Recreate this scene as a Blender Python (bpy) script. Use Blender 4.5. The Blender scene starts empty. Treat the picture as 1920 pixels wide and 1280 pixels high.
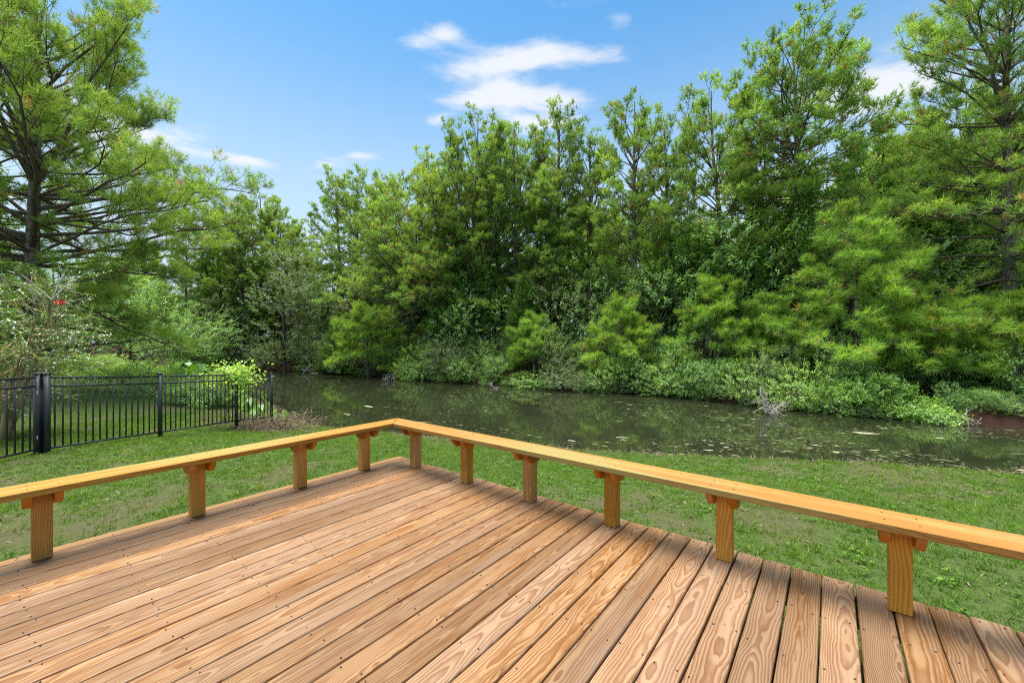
import bpy, bmesh, math, random
import numpy as np
from mathutils import Vector, Matrix

# ------------------------------------------------------------------ camera, sky, sun, exposure
S = bpy.context.scene
COL = S.collection
R = math.radians
F = 766.0                      # focal length in pixels of the 1920 px wide photograph
EYE = 1.36                     # camera height over the deck boards (deck top is z = 0)

cam_d = bpy.data.cameras.new('camera')
cam = bpy.data.objects.new('camera', cam_d)
COL.objects.link(cam)
cam.location = (0, 0, EYE)
cam.rotation_euler = (R(90), 0, 0)
cam_d.sensor_width = 36.0
cam_d.lens = 36.0 * F / 1920.0
cam_d.clip_start = 0.05
cam_d.clip_end = 2000
S.camera = cam

SUN_EL, SUN_AZ = R(79), R(308)          # azimuth clockwise from +Y (the view direction)
world = bpy.data.worlds.new('World')
S.world = world
world.use_nodes = True
wt = world.node_tree
wt.nodes.clear()


def nd(t, kind, **kw):
    n = t.nodes.new(kind)
    for k, v in kw.items():
        if k in n.inputs:
            n.inputs[k].default_value = v
        else:
            setattr(n, k, v)
    return n


def mth(t, op, a, b=None, c=None, clamp=False):
    n = t.nodes.new('ShaderNodeMath')
    n.operation = op
    n.use_clamp = clamp
    for i, v in enumerate((a, b, c)):
        if v is None:
            continue
        if isinstance(v, (int, float)):
            n.inputs[i].default_value = v
        else:
            t.links.new(v, n.inputs[i])
    return n.outputs[0]


def smooth(t, x, lo, hi, a=0.0, b=1.0):
    n = t.nodes.new('ShaderNodeMapRange')
    n.interpolation_type = 'SMOOTHSTEP'
    t.links.new(x, n.inputs[0])
    for i, v in enumerate((lo, hi, a, b)):
        n.inputs[i + 1].default_value = v
    return n.outputs[0]


def mixc(t, fac, a, b, mode='MIX'):
    n = t.nodes.new('ShaderNodeMix')
    n.data_type = 'RGBA'
    n.blend_type = mode
    for sock, v in ((n.inputs[0], fac), (n.inputs[6], a), (n.inputs[7], b)):
        if isinstance(v, (int, float)):
            sock.default_value = v
        elif isinstance(v, (tuple, list)):
            sock.default_value = tuple(v) if len(v) == 4 else tuple(v) + (1,)
        else:
            t.links.new(v, sock)
    return n.outputs[2]


def ramp(t, x, stops, interp='LINEAR'):
    n = t.nodes.new('ShaderNodeValToRGB')
    n.color_ramp.interpolation = interp
    e = n.color_ramp.elements
    while len(e) < len(stops):
        e.new(0.5)
    for i, (p, c) in enumerate(stops):
        e[i].position = p
        e[i].color = tuple(c) + (1,) if len(c) == 3 else c
    t.links.new(x, n.inputs[0])
    return n.outputs[0]


def vec(t, x, y, z):
    n = t.nodes.new('ShaderNodeCombineXYZ')
    for i, v in enumerate((x, y, z)):
        if isinstance(v, (int, float)):
            n.inputs[i].default_value = v
        else:
            t.links.new(v, n.inputs[i])
    return n.outputs[0]


def noise(t, v, scale, detail=3.0, rough=0.55, dist=0.0):
    n = nd(t, 'ShaderNodeTexNoise')
    n.inputs['Scale'].default_value = scale
    n.inputs['Detail'].default_value = detail
    n.inputs['Roughness'].default_value = rough
    n.inputs['Distortion'].default_value = dist
    t.links.new(v, n.inputs['Vector'])
    return n


sky = nd(wt, 'ShaderNodeTexSky', sky_type='NISHITA', sun_disc=False)
sky.sun_elevation = SUN_EL
sky.sun_rotation = SUN_AZ
sky.altitude = 0
sky.air_density = 1.0
sky.dust_density = 1.2
sky.ozone_density = 1.6
tc = nd(wt, 'ShaderNodeTexCoord')
sp = nd(wt, 'ShaderNodeSeparateXYZ')
wt.links.new(tc.outputs['Generated'], sp.inputs[0])
dx, dy, dz = sp.outputs
# a cloud layer at a fixed height: where the view ray crosses it
zc = mth(wt, 'MAXIMUM', dz, 0.06)
u = mth(wt, 'DIVIDE', dx, zc)
v = mth(wt, 'DIVIDE', dy, zc)
puv = vec(wt, u, v, 0)
n1 = noise(wt, vec(wt, mth(wt, 'MULTIPLY', u, 1.0), mth(wt, 'MULTIPLY', v, 1.5), 3.1), 3.6, 8, 0.62, 0.35)
n2 = noise(wt, vec(wt, mth(wt, 'MULTIPLY', u, 0.35), mth(wt, 'MULTIPLY', v, 0.6), 7.7), 1.1, 2, 0.5)
bank = None


def blob(cu, cv, ru, rv, amp):
    a = mth(wt, 'POWER', mth(wt, 'DIVIDE', mth(wt, 'SUBTRACT', u, cu), ru), 2)
    b = mth(wt, 'POWER', mth(wt, 'DIVIDE', mth(wt, 'SUBTRACT', v, cv), rv), 2)
    e = mth(wt, 'EXPONENT', mth(wt, 'MULTIPLY', mth(wt, 'ADD', a, b), -1.0))
    return mth(wt, 'MULTIPLY', e, amp)


for args in ((-0.14, 1.50, 0.18, 0.08, 0.27), (0.14, 1.44, 0.24, 0.08, 0.33), (-0.10, 1.66, 0.18, 0.11, 0.36), (0.16, 1.68, 0.22, 0.10, 0.34), (0.10, 1.88, 0.30, 0.09, 0.34),
             (-0.22, 1.33, 0.10, 0.06, 0.27), (-0.82, 2.2, 0.10, 0.08, 0.2), (-1.5, 2.26, 0.13, 0.09, 0.22), (-1.05, 2.3, 0.13, 0.08, 0.2),
             (-0.36, 1.86, 0.08, 0.07, 0.2), (-0.33, 1.37, 0.06, 0.04, 0.17), (-0.98, 1.96, 0.09, 0.05, 0.15),
             (0.26, 1.21, 0.16, 0.04, 0.24), (0.34, 1.28, 0.06, 0.05, 0.22), (-0.56, 1.20, 0.06, 0.03, 0.15),
             (1.4, 1.62, 0.30, 0.2, 0.3), (-1.9, 1.9, 0.35, 0.3, 0.3)):
    g = blob(*args)
    bank = g if bank is None else mth(wt, 'ADD', bank, g)
general = mth(wt, 'MULTIPLY', mth(wt, 'SUBTRACT', n2.outputs[0], 0.58), 0.6)
dens = mth(wt, 'ADD', mth(wt, 'ADD', mth(wt, 'MULTIPLY', mth(wt, 'SUBTRACT', n1.outputs[0], 0.5), 1.15), mth(wt, 'MULTIPLY', bank, 1.65)), general)
cloud = smooth(wt, dens, 0.02, 0.48)
low = smooth(wt, dz, 0.70, 0.12)           # thin milky air low over the horizon
col = mixc(wt, 1.0, sky.outputs[0], (0.215, 0.50, 0.62), 'MULTIPLY')
col = mixc(wt, mth(wt, 'MULTIPLY', low, 0.90), col, (2.1, 2.55, 2.85))
col = mixc(wt, mth(wt, 'MULTIPLY', cloud, 0.90), col, (2.75, 2.8, 2.9))
bg = nd(wt, 'ShaderNodeBackground')
bg.inputs['Strength'].default_value = 0.05
wt.links.new(col, bg.inputs['Color'])
wo = nd(wt, 'ShaderNodeOutputWorld')
wt.links.new(bg.outputs[0], wo.inputs[0])

sun_d = bpy.data.lights.new('sun', 'SUN')
sun_d.energy = 1.5
sun_d.angle = R(46.0)
sun_d.color = (1.0, 0.955, 0.88)
sun = bpy.data.objects.new('sun', sun_d)
COL.objects.link(sun)
sdir = Vector((math.sin(SUN_AZ) * math.cos(SUN_EL), math.cos(SUN_AZ) * math.cos(SUN_EL), math.sin(SUN_EL)))
sun.rotation_euler = sdir.to_track_quat('Z', 'Y').to_euler()
sun.location = sdir * 50

S.view_settings.view_transform = 'Standard'
S.view_settings.look = 'None'
S.view_settings.exposure = 2.8
S.view_settings.gamma = 1.0
S.view_settings.use_curve_mapping = False
S.cycles.pixel_filter_type = 'BLACKMAN_HARRIS'
S.cycles.filter_width = 1.1
S.cycles.use_denoising = False
S.cycles.sample_clamp_indirect = 6.0
S.cycles.max_bounces = 8
S.cycles.diffuse_bounces = 5
S.cycles.transmission_bounces = 4
S.cycles.glossy_bounces = 3
S.cycles.caustics_reflective = False
S.cycles.caustics_refractive = False

# ------------------------------------------------------------------ object helpers


def tag(o, label=None, cat=None, group=None, kind=None):
    if label:
        o['label'] = label
    if cat:
        o['category'] = cat
    if group:
        o['group'] = group
    if kind:
        o['kind'] = kind
    return o


def empty(name, loc=(0, 0, 0), rz=0.0):
    o = bpy.data.objects.new(name, None)
    o.empty_display_size = 0.2
    COL.objects.link(o)
    o.location = loc
    o.rotation_euler = (0, 0, rz)
    return o


def link(name, me, mat=None, parent=None, loc=None, rot=None):
    o = bpy.data.objects.new(name, me)
    COL.objects.link(o)
    if mat and not me.materials:
        me.materials.append(mat)
    if parent:
        o.parent = parent
    if loc is not None:
        o.location = loc
    if rot is not None:
        o.rotation_euler = rot
    return o


def copy_tree(o, parent=None):
    c = o.copy()
    COL.objects.link(c)
    if parent:
        c.parent = parent
    for ch in list(o.children):
        copy_tree(ch, c)
    return c


class Geo:
    """collects triangles and quads; every vertex carries a tint between 0 and 1"""

    def __init__(self):
        self.v, self.f3, self.f4, self.t, self.n = [], [], [], [], 0

    def add(self, verts, f3=None, f4=None, tint=0.5):
        verts = np.asarray(verts, dtype=np.float32).reshape(-1, 3)
        if f3 is not None and len(f3):
            self.f3.append(np.asarray(f3, dtype=np.int64) + self.n)
        if f4 is not None and len(f4):
            self.f4.append(np.asarray(f4, dtype=np.int64) + self.n)
        self.v.append(verts)
        t = np.asarray(tint, dtype=np.float32)
        self.t.append(np.full(len(verts), t, np.float32) if t.ndim == 0 else t)
        self.n += len(verts)

    def tube(self, pts, rad, n=6, tint=0.5, cap=False):
        P = np.asarray(pts, dtype=np.float64)
        k = len(P)
        T = np.gradient(P, axis=0)
        T /= np.linalg.norm(T, axis=1)[:, None] + 1e-9
        ref = np.array([0.0, 0.0, 1.0]) if abs(T[0, 2]) < 0.8 else np.array([1.0, 0.0, 0.0])
        A = np.cross(T, ref)
        A /= np.linalg.norm(A, axis=1)[:, None] + 1e-9
        B = np.cross(T, A)
        a = np.arange(n) * (2 * math.pi / n)
        r = np.broadcast_to(np.asarray(rad, dtype=np.float64), (k,))
        V = P[:, None, :] + r[:, None, None] * (np.cos(a)[None, :, None] * A[:, None, :] + np.sin(a)[None, :, None] * B[:, None, :])
        i = np.arange(k - 1)[:, None] * n
        j = np.arange(n)[None, :]
        j2 = (j + 1) % n
        f = np.stack([i + j, i + j2, i + n + j2, i + n + j], axis=-1).reshape(-1, 4)
        self.add(V.reshape(-1, 3), f4=f, tint=tint)
        if cap:
            base = self.n
            self.add(np.array([P[0], P[-1]]), tint=tint)
            f3 = [[base, base - k * n + (q + 1) % n, base - k * n + q] for q in range(n)]
            f3 += [[base + 1, base - n + q, base - n + (q + 1) % n] for q in range(n)]
            self.f3.append(np.array(f3))

    def box(self, c, s, tint=0.5):
        c = np.array(c, float)
        h = np.array(s, float) / 2
        V = np.array([[x, y, z] for x in (-1, 1) for y in (-1, 1) for z in (-1, 1)]) * h + c
        f = [[0, 1, 3, 2], [4, 6, 7, 5], [0, 4, 5, 1], [2, 3, 7, 6], [0, 2, 6, 4], [1, 5, 7, 3]]
        self.add(V, f4=f, tint=tint)

    def mesh(self, name, mat=None, smooth=False):
        me = bpy.data.meshes.new(name)
        V = np.concatenate(self.v).astype(np.float32)
        loops, starts, off = [], [], 0
        for fl, k in ((self.f3, 3), (self.f4, 4)):
            if fl:
                f = np.concatenate(fl)
                loops.append(f.reshape(-1))
                starts.append(off + np.arange(len(f)) * k)
                off += f.size
        L = np.concatenate(loops).astype(np.int32)
        st = np.concatenate(starts).astype(np.int32)
        me.vertices.add(len(V))
        me.vertices.foreach_set('co', V.reshape(-1))
        me.loops.add(len(L))
        me.loops.foreach_set('vertex_index', L)
        me.polygons.add(len(st))
        me.polygons.foreach_set('loop_start', st)
        at = me.attributes.new('tint', 'FLOAT', 'POINT')
        at.data.foreach_set('value', np.concatenate(self.t))
        me.update(calc_edges=True)
        if smooth:
            me.polygons.foreach_set('use_smooth', np.ones(len(st), dtype=bool))
        if mat:
            me.materials.append(mat)
        return me

    def build(self, name, mat=None, parent=None, loc=None, smooth=False):
        return link(name, self.mesh(name, mat, smooth), None, parent, loc)


def unit(a):
    return a / (np.linalg.norm(a, axis=-1, keepdims=True) + 1e-9)


def needles(geo, P, D, L, W, K, tint, rng, stem=0.14, a0=14, a1=95, droop=0.06):
    """brush-like tufts: K thin triangles round every axis D"""
    N = len(P)
    P = P[:, None, :]
    D = unit(D)[:, None, :]
    rnd = rng.normal(size=(N, K, 3))
    perp = unit(rnd - (rnd * D).sum(-1, keepdims=True) * D)
    uu = rng.random((N, K, 1))
    ang = np.radians(a1 + (a0 - a1) * uu ** 0.8 + rng.normal(size=(N, K, 1)) * 8)
    dirn = D * np.cos(ang) + perp * np.sin(ang)
    Ln = (L[:, None, None] if isinstance(L, np.ndarray) else L) * (0.75 + 0.4 * rng.random((N, K, 1)))
    base = P + D * (uu - 0.75) * stem
    tip = base + dirn * Ln
    tip[..., 2] -= droop * Ln[..., 0]
    w = unit(np.cross(dirn, rng.normal(size=(N, K, 3)))) * (W / 2)
    V = np.stack([base - w, base + w, tip], axis=2).reshape(-1, 3)
    f = np.arange(N * K * 3).reshape(-1, 3)
    t = np.clip(tint[:, None] + rng.normal(size=(N, K)) * 0.05, 0, 1)
    geo.add(V, f3=f, tint=np.repeat(t.reshape(-1), 3))


def leaves(geo, P, Fd, Up, size, tint, wid=0.5, fold=0.12):
    """folded leaf blades: P base, Fd direction, Up rough normal"""
    N = len(P)
    Fd = unit(Fd)
    side = unit(np.cross(Fd, Up))
    up = np.cross(side, Fd)
    s = size[:, None] if isinstance(size, np.ndarray) else size
    mid = P + Fd * s * 0.48
    V = np.stack([P, mid + side * s * wid * 0.5 + up * s * fold, P + Fd * s - up * s * 0.08, mid - side * s * wid * 0.5 + up * s * fold], axis=1)
    i = np.arange(N)[:, None] * 4
    f = np.concatenate([i + np.array([[0, 1, 2]]), i + np.array([[0, 2, 3]])], axis=0)
    geo.add(V.reshape(-1, 3), f3=f, tint=np.repeat(tint, 4))


# ------------------------------------------------------------------ materials


def newmat(name):
    m = bpy.data.materials.new(name)
    m.use_nodes = True
    t = m.node_tree
    t.nodes.clear()
    out = nd(t, 'ShaderNodeOutputMaterial')
    return m, t, out


def simple(name, col, rough=0.5, metal=0.0, var=0.0, scale=8.0):
    m, t, out = newmat(name)
    b = nd(t, 'ShaderNodeBsdfPrincipled')
    b.inputs['Roughness'].default_value = rough
    b.inputs['Metallic'].default_value = metal
    if var:
        c = nd(t, 'ShaderNodeTexCoord')
        n = noise(t, c.outputs['Object'], scale, 4)
        cc = mixc(t, n.outputs[0], tuple(x * (1 - var) for x in col), tuple(min(1, x * (1 + var)) for x in col))
        t.links.new(cc, b.inputs['Base Color'])
    else:
        b.inputs['Base Color'].default_value = tuple(col) + (1,)
    t.links.new(b.outputs[0], out.inputs[0])
    return m


def leafmat(name, stops, trans=0.5, gloss=0.025, rough=0.45, sat_var=True):
    m, t, out = newmat(name)
    a = nd(t, 'ShaderNodeAttribute', attribute_name='tint')
    c = mixc(t, 1.0, ramp(t, a.outputs['Fac'], stops), (1.76, 1.62, 1.42) if not name.startswith('grass') else (0.82, 0.95, 0.75), 'MULTIPLY')
    oi = nd(t, 'ShaderNodeObjectInfo')
    c = mixc(t, smooth(t, oi.outputs['Random'], 0, 1, 0.0, 0.30), c, mixc(t, 1.0, c, (1.12, 0.92, 0.7), 'MULTIPLY'))
    d = nd(t, 'ShaderNodeBsdfDiffuse')
    t.links.new(c, d.inputs[0])
    tr = nd(t, 'ShaderNodeBsdfTranslucent')
    t.links.new(mixc(t, 1.0, c, (1.25, 1.12, 0.7), 'MULTIPLY'), tr.inputs[0])
    mx = nd(t, 'ShaderNodeMixShader')
    mx.inputs[0].default_value = trans
    t.links.new(d.outputs[0], mx.inputs[1])
    t.links.new(tr.outputs[0], mx.inputs[2])
    g = nd(t, 'ShaderNodeBsdfGlossy')
    g.inputs['Roughness'].default_value = rough
    g.inputs[0].default_value = (0.9, 0.95, 1, 1)
    m2 = nd(t, 'ShaderNodeMixShader')
    m2.inputs[0].default_value = gloss
    t.links.new(mx.outputs[0], m2.inputs[1])
    t.links.new(g.outputs[0], m2.inputs[2])
    t.links.new(m2.outputs[0], out.inputs[0])
    return m


def woodmat(name, pale, mid, late, wet, axis='x', spacing=0.0095, wetness=0.5, rough=0.55, knots=0.5, greyish=0.0, ringmix=0.85, green=0.0):
    """flat-sawn softwood: growth rings round a wandering pith, cut by the surface of each board"""
    m, t, out = newmat(name)
    tcn = nd(t, 'ShaderNodeTexCoord')
    s = nd(t, 'ShaderNodeSeparateXYZ')
    t.links.new(tcn.outputs['Object'], s.inputs[0])
    x, y, z = s.outputs
    if axis == 'z':
        x, y, z = z, x, y
    oi = nd(t, 'ShaderNodeObjectInfo')
    rnd = oi.outputs['Random']
    r2 = mth(t, 'FRACT', mth(t, 'MULTIPLY', rnd, 17.31))
    r3 = mth(t, 'FRACT', mth(t, 'MULTIPLY', rnd, 53.77))
    r4 = mth(t, 'FRACT', mth(t, 'MULTIPLY', rnd, 131.3))
    xo = mth(t, 'ADD', x, mth(t, 'MULTIPLY', rnd, 61.0))
    wob = noise(t, vec(t, mth(t, 'MULTIPLY', xo, 1.0), mth(t, 'MULTIPLY', r2, 9.0), 0.0), 1.3, 2.5, 0.55)
    ws = nd(t, 'ShaderNodeSeparateColor')
    t.links.new(wob.outputs[1], ws.inputs[0])
    yy = mth(t, 'ADD', mth(t, 'SUBTRACT', y, mth(t, 'MULTIPLY', mth(t, 'SUBTRACT', r3, 0.5), 0.11)), mth(t, 'MULTIPLY', mth(t, 'SUBTRACT', ws.outputs[0], 0.5), 0.07))
    zz = mth(t, 'SUBTRACT', mth(t, 'ADD', mth(t, 'MULTIPLY', r2, 0.055), 0.022), mth(t, 'MULTIPLY', mth(t, 'SUBTRACT', ws.outputs[1], 0.5), 0.10))
    zz = mth(t, 'ADD', zz, mth(t, 'MULTIPLY', z, 1.0))
    wig = noise(t, vec(t, mth(t, 'MULTIPLY', xo, 3.2), mth(t, 'MULTIPLY', y, 11.0), mth(t, 'MULTIPLY', z, 11.0)), 1.5, 3, 0.55)
    rr = mth(t, 'SQRT', mth(t, 'ADD', mth(t, 'POWER', mth(t, 'ABSOLUTE', yy), 2.0), mth(t, 'POWER', mth(t, 'ABSOLUTE', zz), 2.0)))
    rr = mth(t, 'ADD', rr, mth(t, 'MULTIPLY', mth(t, 'SUBTRACT', wig.outputs[0], 0.5), 0.016))
    # knots swirl the rings
    vo = nd(t, 'ShaderNodeTexVoronoi')
    vo.inputs['Scale'].default_value = 1.0
    vo.inputs['Randomness'].default_value = 1.0
    t.links.new(vec(t, mth(t, 'MULTIPLY', xo, 1.15), mth(t, 'MULTIPLY', y, 5.0), mth(t, 'MULTIPLY', r3, 40.0)), vo.inputs['Vector'])
    kd = vo.outputs['Distance']
    rr = mth(t, 'ADD', rr, mth(t, 'MULTIPLY', mth(t, 'EXPONENT', mth(t, 'MULTIPLY', kd, -9.0)), 0.05 * knots))
    ph = mth(t, 'FRACT', mth(t, 'DIVIDE', rr, mth(t, 'MULTIPLY', smooth(t, r3, 0, 1, 0.65, 1.35), spacing)))
    ring = ramp(t, ph, [(0.0, (0, 0, 0)), (0.28, (0.05, 0.05, 0.05)), (0.62, (0.72, 0.72, 0.72)), (0.88, (1, 1, 1)), (0.96, (0.9, 0.9, 0.9)), (1.0, (0, 0, 0))])
    fib = noise(t, vec(t, mth(t, 'MULTIPLY', xo, 3.0), mth(t, 'MULTIPLY', y, 260.0), mth(t, 'MULTIPLY', z, 260.0)), 1.0, 2, 0.6)
    blot = noise(t, vec(t, mth(t, 'MULTIPLY', xo, 1.5), mth(t, 'MULTIPLY', y, 13.0), mth(t, 'MULTIPLY', r2, 13.0)), 1.6, 4, 0.6, 0.4)
    patch = noise(t, vec(t, mth(t, 'MULTIPLY', xo, 0.7), mth(t, 'MULTIPLY', y, 4.0), 0.0), 1.5, 3, 0.5)
    base = mixc(t, smooth(t, patch.outputs[0], 0.3, 0.7), pale, mid)
    wetm = mth(t, 'MULTIPLY', smooth(t, blot.outputs[0], 0.50, 0.60), smooth(t, r4, 0.0, 1.0, wetness * 0.35, wetness))
    base = mixc(t, wetm, base, mixc(t, smooth(t, fib.outputs[0], 0.3, 0.7), mid, wet))
    base = mixc(t, mth(t, 'MULTIPLY', ring, mth(t, 'MULTIPLY', smooth(t, patch.outputs[0], 0.2, 0.8, 0.6, 1.0), ringmix)), base, late)
    base = mixc(t, smooth(t, fib.outputs[0], 0.25, 0.75, 0.0, 0.22), base, mixc(t, 1.0, base, (1.22, 1.2, 1.18), 'MULTIPLY'))
    if greyish:
        gr = noise(t, vec(t, mth(t, 'MULTIPLY', xo, 0.5), mth(t, 'MULTIPLY', y, 9.0), 4.0), 1.2, 4, 0.65)
        base = mixc(t, mth(t, 'MULTIPLY', smooth(t, gr.outputs[0], 0.48, 0.68), mth(t, 'MULTIPLY', r3, greyish)), base, (0.20, 0.145, 0.11))
    if green:
        gr = noise(t, vec(t, mth(t, 'MULTIPLY', x, 0.55), mth(t, 'MULTIPLY', y, 5.0), 9.0), 1.0, 3, 0.6)
        base = mixc(t, mth(t, 'MULTIPLY', smooth(t, gr.outputs[0], 0.44, 0.62), green), base, (0.24, 0.20, 0.06))
    base = mixc(t, mth(t, 'MULTIPLY', smooth(t, kd, 0.075, 0.045), knots), base, (0.10, 0.045, 0.018))
    # whole boards differ in tone
    tone = nd(t, 'ShaderNodeHueSaturation')
    t.links.new(base, tone.inputs['Color'])
    t.links.new(smooth(t, r2, 0, 1, 0.80, 1.16), tone.inputs['Value'])
    t.links.new(smooth(t, r4, 0, 1, 0.96, 1.08), tone.inputs['Saturation'])
    b = nd(t, 'ShaderNodeBsdfPrincipled')
    t.links.new(tone.outputs[0], b.inputs['Base Color'])
    t.links.new(smooth(t, wetm, 0, 1, rough, rough - 0.12), b.inputs['Roughness'])
    b.inputs['Specular IOR Level'].default_value = 0.18
    bp = nd(t, 'ShaderNodeBump')
    bp.inputs['Strength'].default_value = 0.35
    bp.inputs['Distance'].default_value = 0.002
    t.links.new(mth(t, 'ADD', mth(t, 'MULTIPLY', ring, 0.5), mth(t, 'MULTIPLY', fib.outputs[0], 0.6)), bp.inputs['Height'])
    t.links.new(bp.outputs[0], b.inputs['Normal'])
    t.links.new(b.outputs[0], out.inputs[0])
    return m


M = {}
M['deck'] = woodmat('deck wood', (0.286, 0.176, 0.097), (0.242, 0.139, 0.069), (0.126, 0.048, 0.015), (0.154, 0.056, 0.014), wetness=0.85, knots=0.4, greyish=0.45, ringmix=0.95)
M['edge'] = woodmat('edge board wood', (0.295, 0.182, 0.085), (0.261, 0.148, 0.063), (0.182, 0.085, 0.028), (0.205, 0.085, 0.022), wetness=0.3, knots=0.2, ringmix=0.6)
M['seat'] = woodmat('bench wood', (0.328, 0.171, 0.031), (0.291, 0.136, 0.021), (0.186, 0.071, 0.011), (0.198, 0.068, 0.011), wetness=0.4, knots=0.15, rough=0.55, ringmix=0.8, green=0.85)
M['post'] = woodmat('post wood', (0.610, 0.336, 0.104), (0.512, 0.262, 0.071), (0.317, 0.134, 0.032), (0.342, 0.134, 0.029), axis='z', wetness=0.4, knots=0.9, rough=0.5, ringmix=0.8, greyish=0.25)
M['block'] = woodmat('block wood', (0.44, 0.18, 0.035), (0.39, 0.15, 0.028), (0.27, 0.09, 0.014), (0.30, 0.09, 0.014), wetness=0.3, knots=0.0, rough=0.5, ringmix=0.6)
M['screw'] = simple('dark screw heads', (0.035, 0.029, 0.027), 0.45, 0.6)
M['fence'] = simple('black fence metal', (0.025, 0.027, 0.032), 0.5, 0.0)
M['steel'] = simple('bright hinge steel', (0.440, 0.440, 0.440), 0.35, 0.9)


def barkmat(name, a, b, scale=9.0):
    m, t, out = newmat(name)
    tcn = nd(t, 'ShaderNodeTexCoord')
    s = nd(t, 'ShaderNodeSeparateXYZ')
    t.links.new(tcn.outputs['Object'], s.inputs[0])
    vv = vec(t, s.outputs[0], s.outputs[1], mth(t, 'MULTIPLY', s.outputs[2], 0.35))
    vo = nd(t, 'ShaderNodeTexVoronoi', feature='DISTANCE_TO_EDGE')
    vo.inputs['Scale'].default_value = scale
    t.links.new(vv, vo.inputs['Vector'])
    n = noise(t, vv, scale * 0.6, 5)
    c = mixc(t, n.outputs[0], a, b)
    c = mixc(t, smooth(t, vo.outputs[0], 0.10, 0.0, 0, 0.75), c, tuple(q * 0.3 for q in a))
    bs = nd(t, 'ShaderNodeBsdfPrincipled')
    bs.inputs['Roughness'].default_value = 0.9
    bs.inputs['Specular IOR Level'].default_value = 0.15
    t.links.new(c, bs.inputs['Base Color'])
    bp = nd(t, 'ShaderNodeBump')
    bp.inputs['Distance'].default_value = 0.02
    bp.inputs['Strength'].default_value = 0.8
    t.links.new(mth(t, 'ADD', smooth(t, vo.outputs[0], 0.0, 0.15), n.outputs[0]), bp.inputs['Height'])
    t.links.new(bp.outputs[0], bs.inputs['Normal'])
    t.links.new(bs.outputs[0], out.inputs[0])
    return m


M['bark'] = barkmat('pine bark', (0.17, 0.13, 0.105), (0.30, 0.24, 0.20))
M['twig'] = barkmat('twig bark', (0.13, 0.10, 0.08), (0.22, 0.17, 0.13), 20)
M['smoothbark'] = barkmat('tan smooth bark', (0.33, 0.22, 0.10), (0.46, 0.34, 0.19), 5)
M['dead'] = simple('bleached dead wood', (0.391, 0.347, 0.304), 0.9, 0, 0.25)
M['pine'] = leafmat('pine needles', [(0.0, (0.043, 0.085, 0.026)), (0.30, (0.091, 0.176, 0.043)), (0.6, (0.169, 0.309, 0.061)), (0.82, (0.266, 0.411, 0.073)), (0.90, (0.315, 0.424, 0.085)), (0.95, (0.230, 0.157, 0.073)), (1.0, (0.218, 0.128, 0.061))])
M['youngpine'] = leafmat('young pine needles', [(0.0, (0.054, 0.108, 0.023)), (0.35, (0.113, 0.225, 0.036)), (0.65, (0.180, 0.329, 0.050)), (0.9, (0.252, 0.396, 0.068)), (0.95, (0.270, 0.216, 0.072)), (1.0, (0.225, 0.153, 0.063))])
M['cedar'] = leafmat('cedar foliage', [(0.0, (0.033, 0.072, 0.022)), (0.5, (0.078, 0.163, 0.036)), (1.0, (0.156, 0.273, 0.052))], 0.3)
M['leaf'] = leafmat('mid green leaves', [(0.0, (0.046, 0.104, 0.036)), (0.5, (0.117, 0.247, 0.065)), (0.85, (0.208, 0.377, 0.098)), (1.0, (0.312, 0.468, 0.117))], 0.42, 0.035)
M['paleleaf'] = leafmat('pale sage leaves', [(0.0, (0.044, 0.081, 0.033)), (0.5, (0.096, 0.159, 0.063)), (0.85, (0.155, 0.229, 0.096)), (1.0, (0.207, 0.274, 0.118))], 0.42, 0.035)
M['brightleaf'] = leafmat('bright laurel leaves', [(0.0, (0.061, 0.134, 0.034)), (0.5, (0.159, 0.311, 0.061)), (0.85, (0.268, 0.464, 0.091)), (1.0, (0.390, 0.561, 0.122))], 0.45, 0.045)
M['bigleaf'] = leafmat('elephant ear leaves', [(0.0, (0.058, 0.150, 0.017)), (1.0, (0.127, 0.276, 0.035))], 0.45, 0.04)
M['crape'] = leafmat('crape myrtle leaves', [(0.0, (0.04, 0.085, 0.032)), (0.5, (0.095, 0.17, 0.055)), (0.9, (0.20, 0.28, 0.10)), (1.0, (0.34, 0.40, 0.20))], 0.35, 0.08, 0.35)
M['flower'] = simple('red blossom', (0.55, 0.03, 0.03), 0.6)
M['grass'] = leafmat('grass blades', [(0.0, (0.06, 0.115, 0.022)), (0.45, (0.125, 0.235, 0.035)), (0.85, (0.21, 0.34, 0.05)), (0.93, (0.28, 0.35, 0.08)), (1.0, (0.36, 0.27, 0.13))], 0.4, 0.008)
M['straw'] = simple('dry straw', (0.252, 0.182, 0.119), 0.95, 0, 0.4, 3)
M['vine'] = simple('dry vine stems', (0.189, 0.130, 0.087), 0.95, 0, 0.4, 5)

# ------------------------------------------------------------------ terrain, pond
WATER = -1.04


def at(px, d):
    return (px - 960.0) / F * d


def onwater(px, py):
    d = (EYE - WATER) * F / (py - 640.0)
    return (at(px, d), d)


NEAR = [(70.0, -30.0), (38.0, -8.0), (19.0, 2.4), (13.0, 5.3)] + [onwater(*p) for p in ((1920, 896), (1600, 872), (1280, 858), (1100, 848), (850, 826), (700, 812), (590, 802), (545, 786), (490, 752), (400, 722), (300, 708), (200, 702))] + [(-70.0, 34.0)]
FAR = [(-70.0, 44.0), (-48, 40.0), (-33, 37.5)] + [onwater(*p) for p in ((450, 692.5), (600, 697), (700, 705), (800, 713), (960, 723), (1100, 733), (1250, 741), (1400, 758), (1550, 774), (1700, 785), (1850, 798), (1935, 806))] + [(17.5, 9.5), (24.0, 4.0), (48.0, -6.0), (78.0, -28.0)]
POLY = np.array(NEAR[::-1] + FAR[::-1], float)        # left end to right end along the near shore and back


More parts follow.
